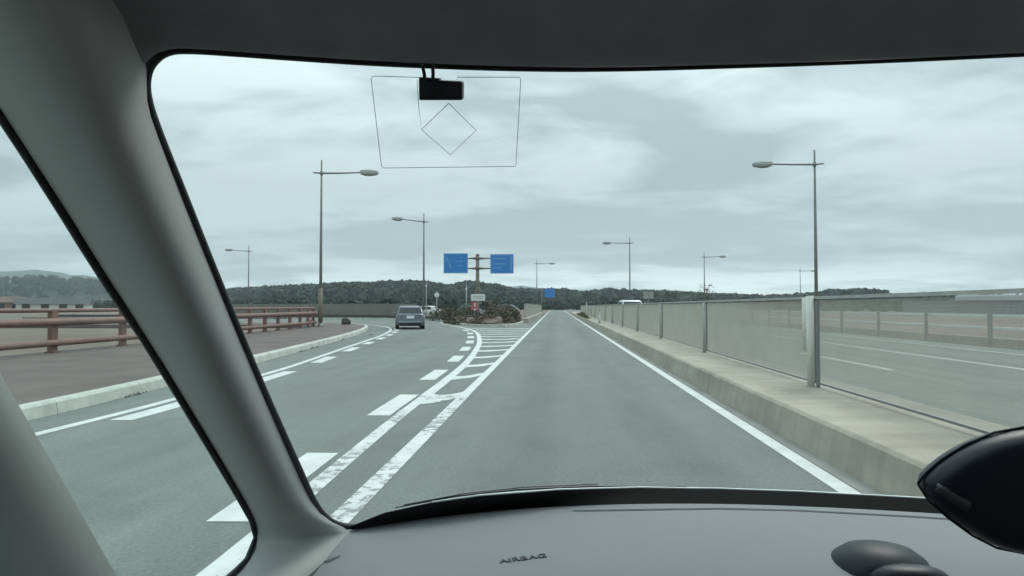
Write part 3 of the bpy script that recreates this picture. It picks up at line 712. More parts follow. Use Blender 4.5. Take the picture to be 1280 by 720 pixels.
LAMPS = [  # x, y, yaw of the arm, label
    (-14.13, 38.95, R(5), "tall street lamp with arm to the right at the end of the brown railing"),
    (14.38, 38.2, R(180), "tallest street lamp, arm to the left, rising behind the thick fence post"),
    (-12.52, 61.75, R(180 + 44), "street lamp with arm to the left rising above the silver car"),
    (9.05, 84.4, R(180), "street lamp with arm to the left behind the white van"),
    (23.6, 109.2, R(-12), "street lamp with arm to the right, beyond the middle of the median fence"),
    (-3.85, 124.1, R(0), "small far street lamp with arm to the right, left of the lane's end"),
    (-44.4, 93.1, R(180 + 48), "far street lamp with arm to the left beside the windscreen pillar"),
    (54.5, 154.0, R(0), "smallest far street lamp just left of the thick fence post"),
]
for i, (x, y, rz, lab) in enumerate(LAMPS):
    o = lp if i == 0 else copy_tree(lp)
    o.location = (x, y, 0.1 if i != 0 else 0.145); o.rotation_euler = (0, 0, rz)
    tag(o, lab, "street lamp", "street lamps along the roads")
sl = MB().tube([(0, 0, 0.0), (0, 0, 2.3)], [0.14, 0.12], 12).build("pole_sleeve", "brown_pole", lp)

# ================================================================== RAILINGS
rail = thing("brown_railing", "brown steel railing with three rails along the left sidewalk", "railing")
zs = 0.145
def rail_tube(path, z, r, name, m, root_, off=0.0):
    p = offset(path, off); return MB().tube([(x, y, z) for x, y in p[::3]] + [(p[-1][0], p[-1][1], z)], r, 8).build(name, m, root_)
rail_tube(RAIL, zs + 1.10, 0.055, "top_rail", "brown_rail", rail)
rail_tube(RAIL, zs + 0.80, 0.10, "middle_rail", "brown_rail", rail, -0.10)
rail_tube(RAIL, zs + 0.26, 0.085, "lower_rail", "brown_rail", rail, -0.10)
pm = MB(); pm.box((0, 0, 0.55), (0.12, 0.22, 1.1)); pm.box((0, 0, 0.02), (0.24, 0.26, 0.04)); pm.box((0.06, 0, 0.80), (0.05, 0.12, 0.14)); pm.box((0.06, 0, 0.24), (0.05, 0.12, 0.12))
pmesh = pm.mesh("post", "brown_rail")
k = 2
while k < len(RAIL) - 1:
    p, q = RAIL[k], RAIL[min(k + 1, len(RAIL) - 1)]
    o = link("post", pmesh, rail); o.location = (p[0], p[1], zs); o.rotation_euler = (0, 0, math.atan2(q[1] - p[1], q[0] - p[0]) - math.pi / 2)
    k += 12 if p[1] < 24 else 7
# opposite side: posts with two white beams
rr = thing("white_railing", "white beamed railing on dark posts beyond the opposite road, seen through the mesh", "railing")
for z, r in ((1.02, 0.06), (0.60, 0.06)):
    mb = MB(); mb.box((14.9, 36, z), (0.05, 84, 0.11)); bevel(mb.build("beam", "white_rail", rr), 0.02)
for y in np.arange(-4, 78, 4.0):
    mb = MB(); mb.box((14.83, y, 0.55), (0.10, 0.12, 1.2)); mb.build("post", "galv_dark", rr)
mb = MB(); mb.box((15.05, 36, 0.1), (0.45, 84, 0.34)); mb.build("base_kerb", "concrete", rr)
# dark guard rail on the far side of the ramp
gr = thing("guard_rail", "low dark guard rail along the far edge of the exit ramp", "guard rail")
gp = curve([(-10.6, 59.2), (-13.6, 65.0), (-18.4, 69.4), (-26, 71.4), (-58, 72.2)], 0.5)
MB().grid([[(x, y, z) for x, y in gp] for z in (0.16, 0.22, 0.34, 0.42)], False).build("beam", "dark_rail", gr)
gpo = MB(); gpo.tube([(0, 0, -0.1), (0, 0, 0.36)], 0.06, 8); gpm = gpo.mesh("post", "dark_rail")
for p in gp[::5]:
    o = link("post", gpm, gr); o.location = (p[0] + 0.05, p[1] + 0.1, 0.1)

# brown grey panel fence behind it
pf = thing("panel_fence", "long brown grey panel fence along the far side of the exit ramp", "fence")
fp = curve([(-14.6, 68.0), (-18.6, 71.2), (-26, 73.2), (-47, 74.2)], 2.5)
pfp = MB(); pfp.box((0, 0, 0.85), (0.12, 0.12, 1.72)); pfm = pfp.mesh("post", "galv_dark")
for a_, b_ in zip(fp[:-1], fp[1:]):
    l_ = float(np.linalg.norm(b_ - a_)); c_ = (a_ + b_) / 2; rz = math.atan2(b_[1] - a_[1], b_[0] - a_[0])
    m_ = MB(); m_.box((0, 0, 0.83), (l_ - 0.14, 0.05, 1.56)); o = m_.build("panel", "panel", pf); o.location = (c_[0], c_[1], 0.0); o.rotation_euler = (0, 0, rz)
    o = link("post", pfm, pf); o.location = (a_[0], a_[1], 0.0); o.rotation_euler = (0, 0, rz)

# ================================================================== SIGNS
sg = thing("guide_sign", "brown pole carrying two blue direction signs on the traffic island", "road sign", (-6.99, 58, 0.11))
MB().tube([(0, 0, 0), (0, 0, 5.72)], [0.17, 0.15], 14).build("pole", "brown_pole", sg)
MB().tube([(0, 0, 5.70), (0, 0, 5.80), (0, 0, 5.86)], [0.17, 0.13, 0.03], 14).build("pole_cap", "brown_pole", sg)
for z in (5.45, 4.57):
    MB().tube([(-2.7, 0.02, z), (-0.75, 0.02, z), (0, 0.02, z), (0.75, 0.02, z), (2.9, 0.02, z)], [0.05, 0.06, 0.13, 0.06, 0.05], 8).build("cross_arm", "brown_pole", sg)
    MB().tube([(0, 0, z - 0.12), (0, 0, z + 0.12)], 0.22, 12).build("clamp", "brown_pole", sg)
def blue_board(cx, cz, w, h, par, y=-0.09):
    mb_ = MB(); mb_.box((cx, y, cz), (w, 0.05, h)); b = bevel(mb_.build("sign_board", "blue_sign", par), 0.01)
    e = MB(); t_ = 0.035
    for dx in (-1, 1): e.box((cx + dx * (w / 2 - 0.07), y - 0.027, cz), (t_, 0.006, h - 0.14))
    for dz in (-1, 1): e.box((cx, y - 0.027, cz + dz * (h / 2 - 0.07)), (w - 0.18, 0.006, t_))
    e.build("border", "sign_mark", b)
    return b
b1 = blue_board(-1.92, 5.02, 2.13, 1.74, sg)
mb = MB(); mb.add([(-2.78, -0.122, 5.55), (-2.66, -0.122, 5.58), (-2.28, -0.122, 4.62), (-2.40, -0.122, 4.59)], [(0, 1, 2, 3)]); mb.box((-1.6, -0.12, 5.2), (0.7, 0.006, 0.09)); mb.box((-1.5, -0.12, 4.8), (0.5, 0.006, 0.07)); mb.build("sign_symbol", "sign_mark", b1)
b2 = blue_board(2.15, 4.95, 2.03, 1.69, sg)
mb = MB(); mb.box((2.94, -0.12, 4.95), (0.14, 0.006, 1.3)); mb.box((1.95, -0.12, 5.42), (1.1, 0.006, 0.12)); mb.box((1.95, -0.12, 4.95), (1.0, 0.006, 0.10)); mb.box((1.75, -0.12, 4.6), (0.6, 0.006, 0.08)); mb.build("sign_symbol", "sign_mark", b2)

bs = thing("road_sign", "small far blue square sign above the end of the lane", "road sign", (-3.1, 130, 0))
MB().tube([(0, 0, 0), (0, 0, 4.7)], 0.07, 8).build("pole", "galv_dark", bs)
MB().tube([(0, 0, 4.3), (2.5, 0, 4.3)], 0.05, 8).build("cross_arm", "galv_dark", bs)
mb = MB(); mb.box((1.55, -0.08, 3.95), (1.85, 0.05, 1.75)); bevel(mb.build("sign_board", "blue_sign", bs), 0.01)

wb = thing("notice_board", "white rectangular board on a post above the red sign on the island", "sign", (-6.47, 54, 0.11))
MB().tube([(0, 0.05, 0), (0, 0.05, 2.2)], 0.05, 8).build("post", "galv_dark", wb)
mb = MB(); mb.box((0, 0, 1.97), (1.14, 0.05, 0.54)); bb = bevel(mb.build("board", "white_sign", wb), 0.01)
mb = MB(); mb.box((0, -0.028, 2.05), (0.9, 0.006, 0.06)); mb.box((0, -0.028, 1.9), (0.8, 0.006, 0.05)); mb.build("lettering", "sign_back", bb)
rs = thing("warning_sign", "small red and white sign below the white board on the island", "sign", (-6.27, 50, 0.11))
MB().tube([(0, 0.05, 0), (0, 0.05, 1.5)], 0.035, 8).build("post", "galv_dark", rs)
mb = MB(); mb.box((0, 0, 1.25), (0.48, 0.04, 0.66)); rb = bevel(mb.build("board", "red_sign", rs), 0.01)
mb = MB(); mb.box((0.04, -0.024, 1.36), (0.10, 0.006, 0.26)); mb.box((0.05, -0.024, 1.02), (0.2, 0.006, 0.1)); mb.build("sign_symbol", "white_sign", rb)
ps = thing("paired_sign", "pair of small grey sign panels above the fence right of the white van", "sign", (12.1, 90, 0))
MB().tube([(0, 0, 0), (0, 0, 3.3)], 0.06, 8).build("pole", "galv_dark", ps)
for x in (-0.36, 0.36):
    mb = MB(); mb.box((x, -0.08, 2.85), (0.62, 0.04, 0.95)); bevel(mb.build("panel", "sign_back", ps), 0.01)
for x, y, h, lab in ((-13.6, 74.5, 3.0, "thin grey post with a small white round marker left of the island"), (-9.9, 72, 3.6, "thin grey utility post left of the white notice board"), (-15.9, 80, 4.2, "thin grey post right behind the silver car")):
    t = thing("marker_post", lab, "post", (x, y, 0.1))
    MB().tube([(0, 0, 0), (0, 0, h)], [0.07, 0.05], 8).build("pole", "galv", t)
    MB().tube([(0, -0.09, h - 0.45), (0, -0.05, h - 0.45)], 0.28 if "round" in lab else 0.12, 12).build("marker", "white_sign", t)

# ================================================================== CARS
def ring(y, zb, zm, zt, wb_, wm, wt, inset=0.0):
    """cross-section of a car body: bottom, shoulder, top half-widths"""
    half = [(wb_ * 0.9, zb), (wb_, zb + 0.06), (wm, zm - 0.12), (wm, zm), (wt, zt - 0.03), (wt * 0.85, zt)]
    return [(x, y, z) for x, z in half] + [(-x, y, z) for x, z in reversed(half)]
def make_car(name, label, paint, loc, heading, L=4.5, W_=1.72, H_=1.43, tall=False, group=None):
    t = thing(name, label, "van" if tall else "car", loc, heading, group)     # heading: rotation, nose along +Y
    hw = W_ / 2; belt = H_ * (0.58 if tall else 0.62)
    # y from tail (-L/2) to nose (L/2)
    if tall: st = [(-.5, .34, .80, 1.00, .90, .95, .82), (-.485, .24, .80, 1.02, .96, 1.0, .9), (-.3, .2, .8, belt, .97, 1, .97), (.2, .2, .8, belt, .97, 1, .97), (.36, .2, .74, 1.0, .97, .99, .9), (.47, .24, .66, .88, .93, .93, .8), (.5, .36, .60, .74, .84, .84, .72)]
    else: st = [(-.5, .38, .70, .86, .84, .88, .76), (-.485, .25, .72, .93, .93, .96, .84), (-.40, .2, .73, belt, .97, 1.0, .88), (-.2, .2, .74, belt, .97, 1, .93), (.12, .2, .74, belt, .97, 1, .93), (.25, .2, .72, .87, .97, .99, .88), (.44, .22, .62, .76, .94, .93, .78), (.485, .27, .55, .66, .88, .86, .7), (.5, .36, .5, .56, .78, .76, .62)]
    MB().loft([ring(a * L, zb, zm, zt, hw * b, hw * c, hw * d) for a, zb, zm, zt, b, c, d in st]).build("body", paint, t)
    if tall: cab = [(-.49, belt, .99, .99, .86), (-.46, H_ - .10, .90, .90, .8), (-.40, H_ - .01, .85, .84, .75), (-.1, H_, .86, .85, .78), (.15, H_ - .03, .86, .85, .77), (.22, H_ - .12, .88, .86, .78), (.37, 1.0, .95, .93, .85)]
    else: cab = [(-.46, belt - .02, .94, .93, .82), (-.32, H_ - .10, .82, .80, .7), (-.24, H_ - .02, .76, .74, .65), (-.05, H_, .77, .75, .66), (.06, H_ - .05, .78, .76, .67), (.13, H_ - .16, .82, .80, .7), (.27, .87, .93, .90, .8)]
    MB().loft([[(s * hw * w, a * L, z) for s, w, z in ((1, wl_, belt - .08), (1, wm, zt - .06 if zt > belt + .1 else zt), (1, wt, zt), (-1, wt, zt), (-1, wm, zt - .06 if zt > belt + .1 else zt), (-1, wl_, belt - .08))] for a, zt, wl_, wm, wt in cab]).build("cabin", paint, t)
    # windows a little proud of the cabin
    a0, a1 = (cab[0], cab[1])
    def quad(pts, nm, m, par): return MB().add(pts, [(0, 1, 2, 3)]).build(nm, m, par)
    y0, y1 = a0[0] * L, a1[0] * L; z0, z1 = a0[1] + .05, a1[1] + .02
    f0, f1 = 0.06, 0.93
    def lerp(a, b, f): return a + (b - a) * f
    dy = -0.03
    mbw = MB()
    rws = []
    for f in (f0, 0.5, f1):
        yy = lerp(y0, y1, f) + dy; z_ = lerp(a0[1], a1[1], f) + 0.02; w = hw * lerp(a0[2], a1[2], f) * 0.86
        rws.append([(-w, yy + 0.03, z_), (-w * 0.6, yy, z_), (w * 0.6, yy, z_), (w, yy + 0.03, z_)])
    mbw.grid(rws); mbw.build("rear_window", "car_glass", t)
    b0, b1 = cab[-1], cab[-2]
    rws = []
    for f in (0.08, 0.95):
        yy = lerp(b0[0], b1[0], f) * L + 0.035; z_ = lerp(b0[1], b1[1], f) + 0.02; w = hw * lerp(b0[2], b1[2], f) * 0.88
        rws.append([(-w, yy, z_), (w, yy, z_)])
    MB().grid(rws).build("windscreen", "car_glass", t)
    for s in (-1, 1):
        for ya, yb in (((-.30, -.09), (-.075, .13)) if not tall else ((-.42, -.20), (-.18, .04), (.06, .24))):
            za, zb2 = belt + .03, H_ - .14
            wA, wB = hw * 0.945 + .012, hw * (0.815 if not tall else .885) + .012
            sh = .05 if (not tall and ya < -.2) else .0; sh2 = .06 if yb > .1 else 0
            quad([(s * wA, ya * L, za), (s * wA, yb * L, za), (s * wB, (yb - sh2) * L, zb2), (s * wB, (ya + sh) * L, zb2)], "side_window", "car_glass", t)
        m_ = MB(); m_.box((s * (hw + .08), (.19 if not tall else .26) * L, belt + .06), (.17, .09, .12)); bevel(m_.build("wing_mirror", paint, t), .03)
        m_ = MB(); m_.loft([[(s * hw * .60, -L / 2 - .012, .70), (s * hw * .90, -L / 2 + .05, .70), (s * hw * .90, -L / 2 + .06, .86), (s * hw * .62, -L / 2 + .0, .86)], [(s * hw * .60, -L / 2 + .12, .70), (s * hw * .9, -L / 2 + .2, .70), (s * hw * .9, -L / 2 + .2, .86), (s * hw * .62, -L / 2 + .15, .86)]], False)
        m_.build("tail_light", "tail_light", t)
        m_ = MB(); m_.box((s * hw * .68, L / 2 - .10, .60), (.32, .16, .13)); bevel(m_.build("headlight", "white_sign", t), .03)
    m_ = MB(); m_.box((0, -L / 2 - .02, .72), (.44, .03, .17)); m_.build("number_plate", "plate", t)
    m_ = MB(); m_.box((0, -L / 2 + .06, .42), (W_ * .86, .2, .16)); bevel(m_.build("bumper", paint, t), .05)
    m_ = MB(); m_.box((0, -L / 2 + .12, .27), (W_ * .72, .2, .14)); m_.build("valance", "tyre", t)
    for s in (-1, 1):
        for a in (-.29, .31):
            w_ = MB().tube([(s * (hw - .20), a * L, .31), (s * (hw + .006), a * L, .31)], .31, 18).build("wheel", "tyre", t)
            MB().tube([(s * (hw - .02), a * L, .31), (s * (hw + .014), a * L, .31)], .19, 12).build("rim", "rim", w_)
    return t
make_car("car", "silver blue saloon car driving away on the exit ramp, seen from behind", "car_silver", (-9.15, 40.8, 0.0), R(14), L=4.3, W_=1.70, H_=1.40)
make_car("van", "white van on the opposite road, only its roof above the mesh fence", "car_white", (5.85, 54, 0.0), R(180), L=4.6, W_=1.72, H_=1.86, tall=True)
make_car("parked_car", "white parked car beyond the island just right of the silver car", "car_white", (-19.6, 98, -0.05), R(75), H_=1.5)
make_car("parked_car", "pale parked car half hidden behind the shrubs of the island", "car_silver", (-13.2, 96, -0.05), R(80), H_=1.5)
make_car("parked_car", "dark parked car behind the island below the blue signs", "car_dark", (-7.2, 86, 0.1), R(82), H_=1.5)

# ================================================================== SHRUBS, ROCKS
def shrub(x, y, w, h, m, lab, seed, n_leaf=320):
    g_ = np.random.default_rng(seed)
    t = thing("shrub", lab, "shrub", (x, y, 0.1), group="shrubs on the traffic island")
    V, F_ = [], []
    for _ in range(n_leaf):
        u = g_.normal(size=3); u /= np.linalg.norm(u); u[2] = abs(u[2])
        c = u * np.array([w / 2, w / 2.6, h]) * g_.uniform(0.45, 1.08)
        a = g_.normal(size=3); a /= np.linalg.norm(a); b = np.cross(a, g_.normal(size=3)); b /= np.linalg.norm(b)
        s_ = g_.uniform(0.05, 0.12) * (0.6 + 0.5 * h); o = len(V)
        V += [c + a * s_ * 1.3, c + b * s_ * .7, c - a * s_ * 1.3, c - b * s_ * .7]; F_.append((o, o + 1, o + 2, o + 3))
    MB().add(V, F_).build("foliage", m, t, recalc=False)
    st_ = MB()
    for k in range(5):
        a = g_.uniform(0, 6.28); st_.tube([(0.1 * math.cos(a), 0.1 * math.sin(a), -0.05), (w * .25 * math.cos(a), w * .2 * math.sin(a), h * .8)], [.03, .008], 5)
    st_.build("stem", "bark", t)
SH = [(-9.3, 57.2, 1.6, 1.05, "shrub", "green shrub at the left tip of the traffic island"),
      (-8.0, 54.2, 1.8, .85, "shrub", "low dark green shrub left of the warning sign"),
      (-5.2, 51.0, 1.9, .62, "dry_shrub", "low reddish dry shrub right of the warning sign"),
      (-6.9, 49.6, 1.5, .5, "dry_shrub", "low reddish dry shrub at the kerb left of the warning sign"),
      (-4.2, 53.5, 1.6, .95, "shrub", "rounded green shrub near the right side of the island"),
      (-3.75, 57.5, 1.3, 1.05, "shrub", "dark shrub against the left mesh fence"),
      (-6.0, 61.0, 2.2, 1.7, "shrub", "tall grey green shrub below the right blue sign"),
      (-3.6, 49.5, 1.0, .45, "dry_shrub", "small dry shrub at the right kerb of the island"),
      (-7.4, 56.0, 2.4, 1.15, "shrub", "broad dark shrub below the left blue sign"),
      (-5.6, 55.6, 2.2, 1.0, "shrub", "broad dark shrub below the white notice board"),
      (-4.6, 58.8, 2.2, 1.35, "shrub", "tall dark shrub behind the right end of the island"),
      (-8.5, 60.5, 2.4, 1.3, "shrub", "tall dark shrub behind the left end of the island"),
      (-7.6, 47.9, 1.3, .55, "shrub", "low green shrub at the front left kerb of the island"),
      (-5.6, 45.9, 1.2, .42, "dry_shrub", "low dry shrub between the boulders at the island nose"),
      (-3.4, 53.0, 1.0, .9, "shrub", "narrow dark shrub beside the right kerb of the island"),
      (-10.2, 61.5, 2.2, 1.15, "shrub", "wide green shrub at the right end of the dark guard rail"),
      (-11.5, 63.8, 2.0, 1.0, "shrub", "green shrub behind the start of the dark guard rail")]
for i, (x, y, w, h, m, lab) in enumerate(SH): shrub(x, y, w, h, m, lab, 40 + i)
def boulder(name, x, y, s_, m, lab, seed, z=0.1, group=None):
    g_ = np.random.default_rng(seed)
    bm = bmesh.new(); bmesh.ops.create_icosphere(bm, subdivisions=2, radius=1)
    for v in bm.verts:
        k = 1 + 0.16 * math.sin(v.co.x * 3 + seed) + 0.14 * math.sin(v.co.y * 4.2 + v.co.z * 3) + g_.uniform(-.07, .07)
        v.co = Vector((v.co.x * s_[0] * k, v.co.y * s_[1] * k, v.co.z * s_[2] * k + s_[2] * 0.6))
    me = bpy.data.meshes.new(name); bm.to_mesh(me); bm.free(); me.materials.append(M[m])
    o = link(name, me); o.location = (x, y, z); return tag(o, lab, "rock", group)
for i, (x, y, s_, lab) in enumerate(((-6.2, 47.9, (.42, .35, .28), "reddish boulder at the front of the island"), (-4.7, 46.6, (.5, .35, .22), "flat reddish boulder at the nose of the island"),
                                (-7.5, 51.6, (.4, .3, .3), "reddish boulder by the left kerb of the island"), (-4.4, 48.6, (.36, .3, .3), "small reddish boulder right of the warning sign"))):
    boulder("boulder", x, y, s_, "rock", lab, 3 + i, group="boulders on the island")
boulder("rock", -14.0, 43.4, (.34, .3, .26), "dark_rock", "lone dark lump on the sidewalk past the railing end", 21, 0.145)
# weeds at the foot of the median
V, F_ = [], []
for _ in range(1500):
    y = nrg.uniform(56, 84); x = 2.42 + abs(nrg.normal()) * 0.12; h = nrg.uniform(0.08, 0.42) * (1.3 if 62 < y < 74 else 0.7)
    a = nrg.uniform(0, 6.28); dx, dy = math.cos(a) * .03, math.sin(a) * .03; o = len(V); z = 0.30
    V += [(x - dx, y - dy, z), (x + dx, y + dy, z), (x + nrg.normal() * .07, y + nrg.normal() * .07, z + h)]; F_.append((o, o + 1, o + 2))
weeds = struct(MB().add(V, F_).build("weeds", "grass", recalc=False), "stuff")
weeds["label"] = "tuft of yellowish weeds at the foot of the far median fence"
# bare young tree behind the fence
bt = thing("young_tree", "small bare young tree showing above the fence under the right lamp", "tree", (21.5, 98, 0))
MB().tube([(0, 0, 0), (.1, 0, 2.2), (.15, 0, 4.2)], [.08, .05, .015], 6).build("trunk", "bark", bt)
mb = MB()
for k in range(26):
    z = rng.uniform(1.4, 3.9); a = rng.uniform(0, 6.28); l_ = rng.uniform(.4, 1.3)
    mb.tube([(.1, 0, z), (.1 + math.cos(a) * l_ * .6, math.sin(a) * l_ * .6, z + l_ * .35), (.1 + math.cos(a) * l_, math.sin(a) * l_, z + l_ * .8)], [.03, .02, .008], 4)
mb.build("branches", "bark", bt)
V, F_ = [], []
for k in range(110):
    c = np.array([.1 + nrg.normal() * .55, nrg.normal() * .5, nrg.uniform(2.0, 4.6)]); a = nrg.normal(size=3) * .09; b = nrg.normal(size=3) * .07; o = len(V)
    V += [c + a, c + b, c - a, c - b]; F_.append((o, o + 1, o + 2, o + 3))
MB().add(V, F_).build("crown", "shrub", bt, recalc=False)

# ================================================================== HOUSES BEYOND THE LEFT RAILING, BUILDING ON THE RIGHT
def house(x, y, w, d, h, rz, wall, roof, lab, flat=False, rh=2.0, group="houses of the far town"):
    t = thing("house", lab, "house", (x, y, -0.1), rz, group)
    m_ = MB(); m_.box((0, 0, h / 2), (w, d, h)); wl_ = m_.build("wall", wall, t)
    if flat:
        m_ = MB(); m_.box((0, 0, h + .15), (w + .4, d + .4, .3)); m_.build("roof", roof, t)
    else:
        ov = .5
        m_ = MB(); m_.loft([[(s, -d / 2 - ov, h - .1), (s, 0, h + rh), (s, d / 2 + ov, h - .1), (s, 0, h - .05)] for s in (-w / 2 - ov, w / 2 + ov)], False); m_.build("roof", roof, t)
    nx = max(2, int(w // 3.2))
    for fl in range(max(1, int(h // 2.8))):
        for k in range(nx):
            m_ = MB(); m_.box((-w / 2 + (k + .5) * w / nx, -d / 2 - .02, 1.5 + fl * 2.8), (min(1.7, w / nx * .55), .08, 1.15)); f = m_.build("window", "pane", t)
    return t
# (the view to the left looks out at about 38 degrees)
HS = [(-262, 300, 15, 9, 3.4, 'wall_white', 'roof_pale', "wide low white building beyond the left railing, nearest the frame edge", True),
      (-251, 302, 5, 5, 5.2, 'wall_white', 'roof_pale', "small white block standing taller on the wide low building", True),
      (-236, 296, 11, 8, 2.9, 'wall_cream', 'roof_dark', "cream house with dark roof right of the low white building", False),
      (-221, 300, 12, 8, 3.0, 'wall_white', 'roof_blue', "white house with slate blue roof beside the cream house", False),
      (-206, 292, 10, 8, 2.9, 'wall_grey', 'roof_dark', "grey house with dark roof left of the windscreen pillar", False),
      (-192, 300, 13, 8, 3.0, 'wall_white', 'roof_pale', "white shed with pale roof close to the windscreen pillar", False),
      (-150, 170, 10, 7, 2.6, 'wall_brown', 'roof_red', "brown house with red roof low behind the left railing", False),
      (-136, 165, 8, 6, 2.2, 'wall_white', 'roof_dark', "small white house between the rails of the left railing", False),
      (-123, 162, 7, 6, 2.1, 'wall_white', 'roof_dark', "small white house nearest the pillar between the rails", False),
      (-160, 185, 9, 7, 2.6, 'wall_cream', 'roof_red', "cream house with red roof at the left frame edge", False),
      (-290, 330, 12, 9, 3.2, 'wall_cream', 'roof_blue', "cream house with blue roof at the far left edge", False)]
for i, (x, y, w, d, h, wl_, rf, lab, fl) in enumerate(HS):
    house(x, y, w, d, h, math.atan2(-x, y) * 0.85 + rng.uniform(-.15, .15), wl_, rf, lab, fl, rh=1.5)
lb = thing("long_building", "long low grey building with a white roof edge behind the right end of the fence", "building", (78, 98, -0.1), R(-28))
m_ = MB(); m_.box((0, 0, 1.15), (52, 12, 2.3)); m_.build("wall", "wall_grey", lb)
m_ = MB(); m_.box((3.5, -0.1, 2.7), (45, 12.6, .8)); bevel(m_.build("roof_edge", "roof_pale", lb), .05)
# brushwood belt at the end of the lane and along the field
spots = []
for _ in range(220):
    x = nrg.uniform(-36, 60); y = 262 + abs(nrg.normal()) * 18 + 0.25 * abs(x)
    h = nrg.uniform(2.2, 5.0) * (0.75 if abs(x) < 9 else 1.0); spots.append((x, y, -0.4, h, h * nrg.uniform(1.0, 1.6)))
for _ in range(420):
    x = nrg.uniform(-190, -22); y = 215 + 0.35 * abs(x) + nrg.normal() * 14
    h = nrg.uniform(1.6, 4.2); spots.append((x, y, -0.4, h, h * nrg.uniform(1.1, 2.0)))
for _ in range(160):
    x = nrg.uniform(40, 200); y = 190 + nrg.normal() * 20; h = nrg.uniform(1.6, 3.6); spots.append((x, y, -0.4, h, h * 1.6))
struct(scatter_mesh("brushwood", "leaf_dark", spots), "stuff")

# ================================================================== THE CAR THE VIEW IS TAKEN FROM
cabin = thing("car_cabin", "grey cabin of the car around the view: pillar, roof lining, dashboard and windscreen", "car", (0.4, 0.0, 0.0))
OFF = Vector((0.4, 0, 0))
def cab(mb_, name, m, parent=None, recalc=True):
    mb_.v = [tuple(Vector(p) - OFF) for p in mb_.v]
    return mb_.build(name, m, parent or cabin, recalc)
def mir(p): return (0.8 - p[0], p[1], p[2])
def wsurf(x, z):
    t = (z - 1.066) / 0.464
    return 1.07 + t * (0.56 - 1.07) - (0.52 + t * (0.40 - 0.52)) * (x - 0.4) ** 2
def solid(o, th, off=0.0):
    md = o.modifiers.new("solid", "SOLIDIFY"); md.thickness = th; md.offset = off; return o
def smooth_sub(o, n=1):
    md = o.modifiers.new("subsurf", "SUBSURF"); md.levels = n; md.render_levels = n; return o

# windscreen glass
rows = [[(x, wsurf(x, z) + 0.004, z) for x in np.linspace(-0.30, 1.10, 29)] for z in np.linspace(0.96, 1.575, 16)]
ws = cab(MB().grid(rows), "windscreen", "windshield"); solid(ws, 0.004, 0)
for w in (WIRE_OUTER1, WIRE_DIAG, WIRE_DIA):
    cab(MB().tube(w if w is not WIRE_DIA else w + [w[0]], 0.00025, 5), "antenna_wire", "antenna", ws)
# black border along the bottom of the glass, and the seal round the opening
full_band = BAND + [mir(p) for p in BAND[::-1] if mir(p)[0] > 0.70]
rows = [[(p[0], wsurf(p[0], z) - 0.003, z) if k else p for p in full_band] for k, z in ((0, 0), (1, 1.045), (2, 0.97))]
cab(MB().grid(rows), "glass_border", "frit", ws)
cab(MB().tube([(p[0], p[1] - 0.001, p[2] + 0.0008) for p in full_band[2:]], 0.0013, 8), "cowl_glint_strip", "glint_trim")  # bright line painted pale in place of a reflection on the cowl edge
seal = SEAL[1:]; sr = SEAL_R[1:]
full_seal = [(0.4, SEAL[0][1] - .0005, 1.5473)] + seal
def spline3(pts, rad, n_=6):
    P = np.c_[np.array(pts, float), np.array(rad, float)]; P = np.vstack([2 * P[0] - P[1], P, 2 * P[-1] - P[-2]]); out = []
    for i in range(1, len(P) - 2):
        a_, b_, c_, d_ = P[i - 1:i + 3]
        for t in np.linspace(0, 1, n_, endpoint=False):
            out.append(0.5 * (2 * b_ + (c_ - a_) * t + (2 * a_ - 5 * b_ + 4 * c_ - d_) * t * t + (3 * b_ - a_ - 3 * c_ + d_) * t ** 3))
    out.append(P[-2]); out = np.array(out); return [tuple(q[:3]) for q in out], [float(q[3]) for q in out]
full_seal, full_r = spline3(full_seal, [SEAL_R[0]] + sr)
cab(MB().tube(full_seal, full_r, 10), "windscreen_seal", "rubber")
cab(MB().tube([mir(p) for p in full_seal], full_r, 10), "windscreen_seal", "rubber")
# wiper resting at the foot of the glass
wp = [(x, wsurf(x, z) + 0.022, z) for x, z in ((-0.215, 1.0835), (-0.14, 1.0890), (-0.06, 1.0880), (0.05, 1.080), (0.2, 1.067))]
wi = cab(MB().tube(wp, [0.0007, 0.0011, 0.0012, 0.0012, 0.0012], 6), "wiper", "cowl")
cab(MB().tube([(p[0] + 0.01, p[1] + 0.004, p[2] + 0.0025) for p in wp[:4]], 0.0007, 5), "wiper_blade", "grey_plastic", wi)

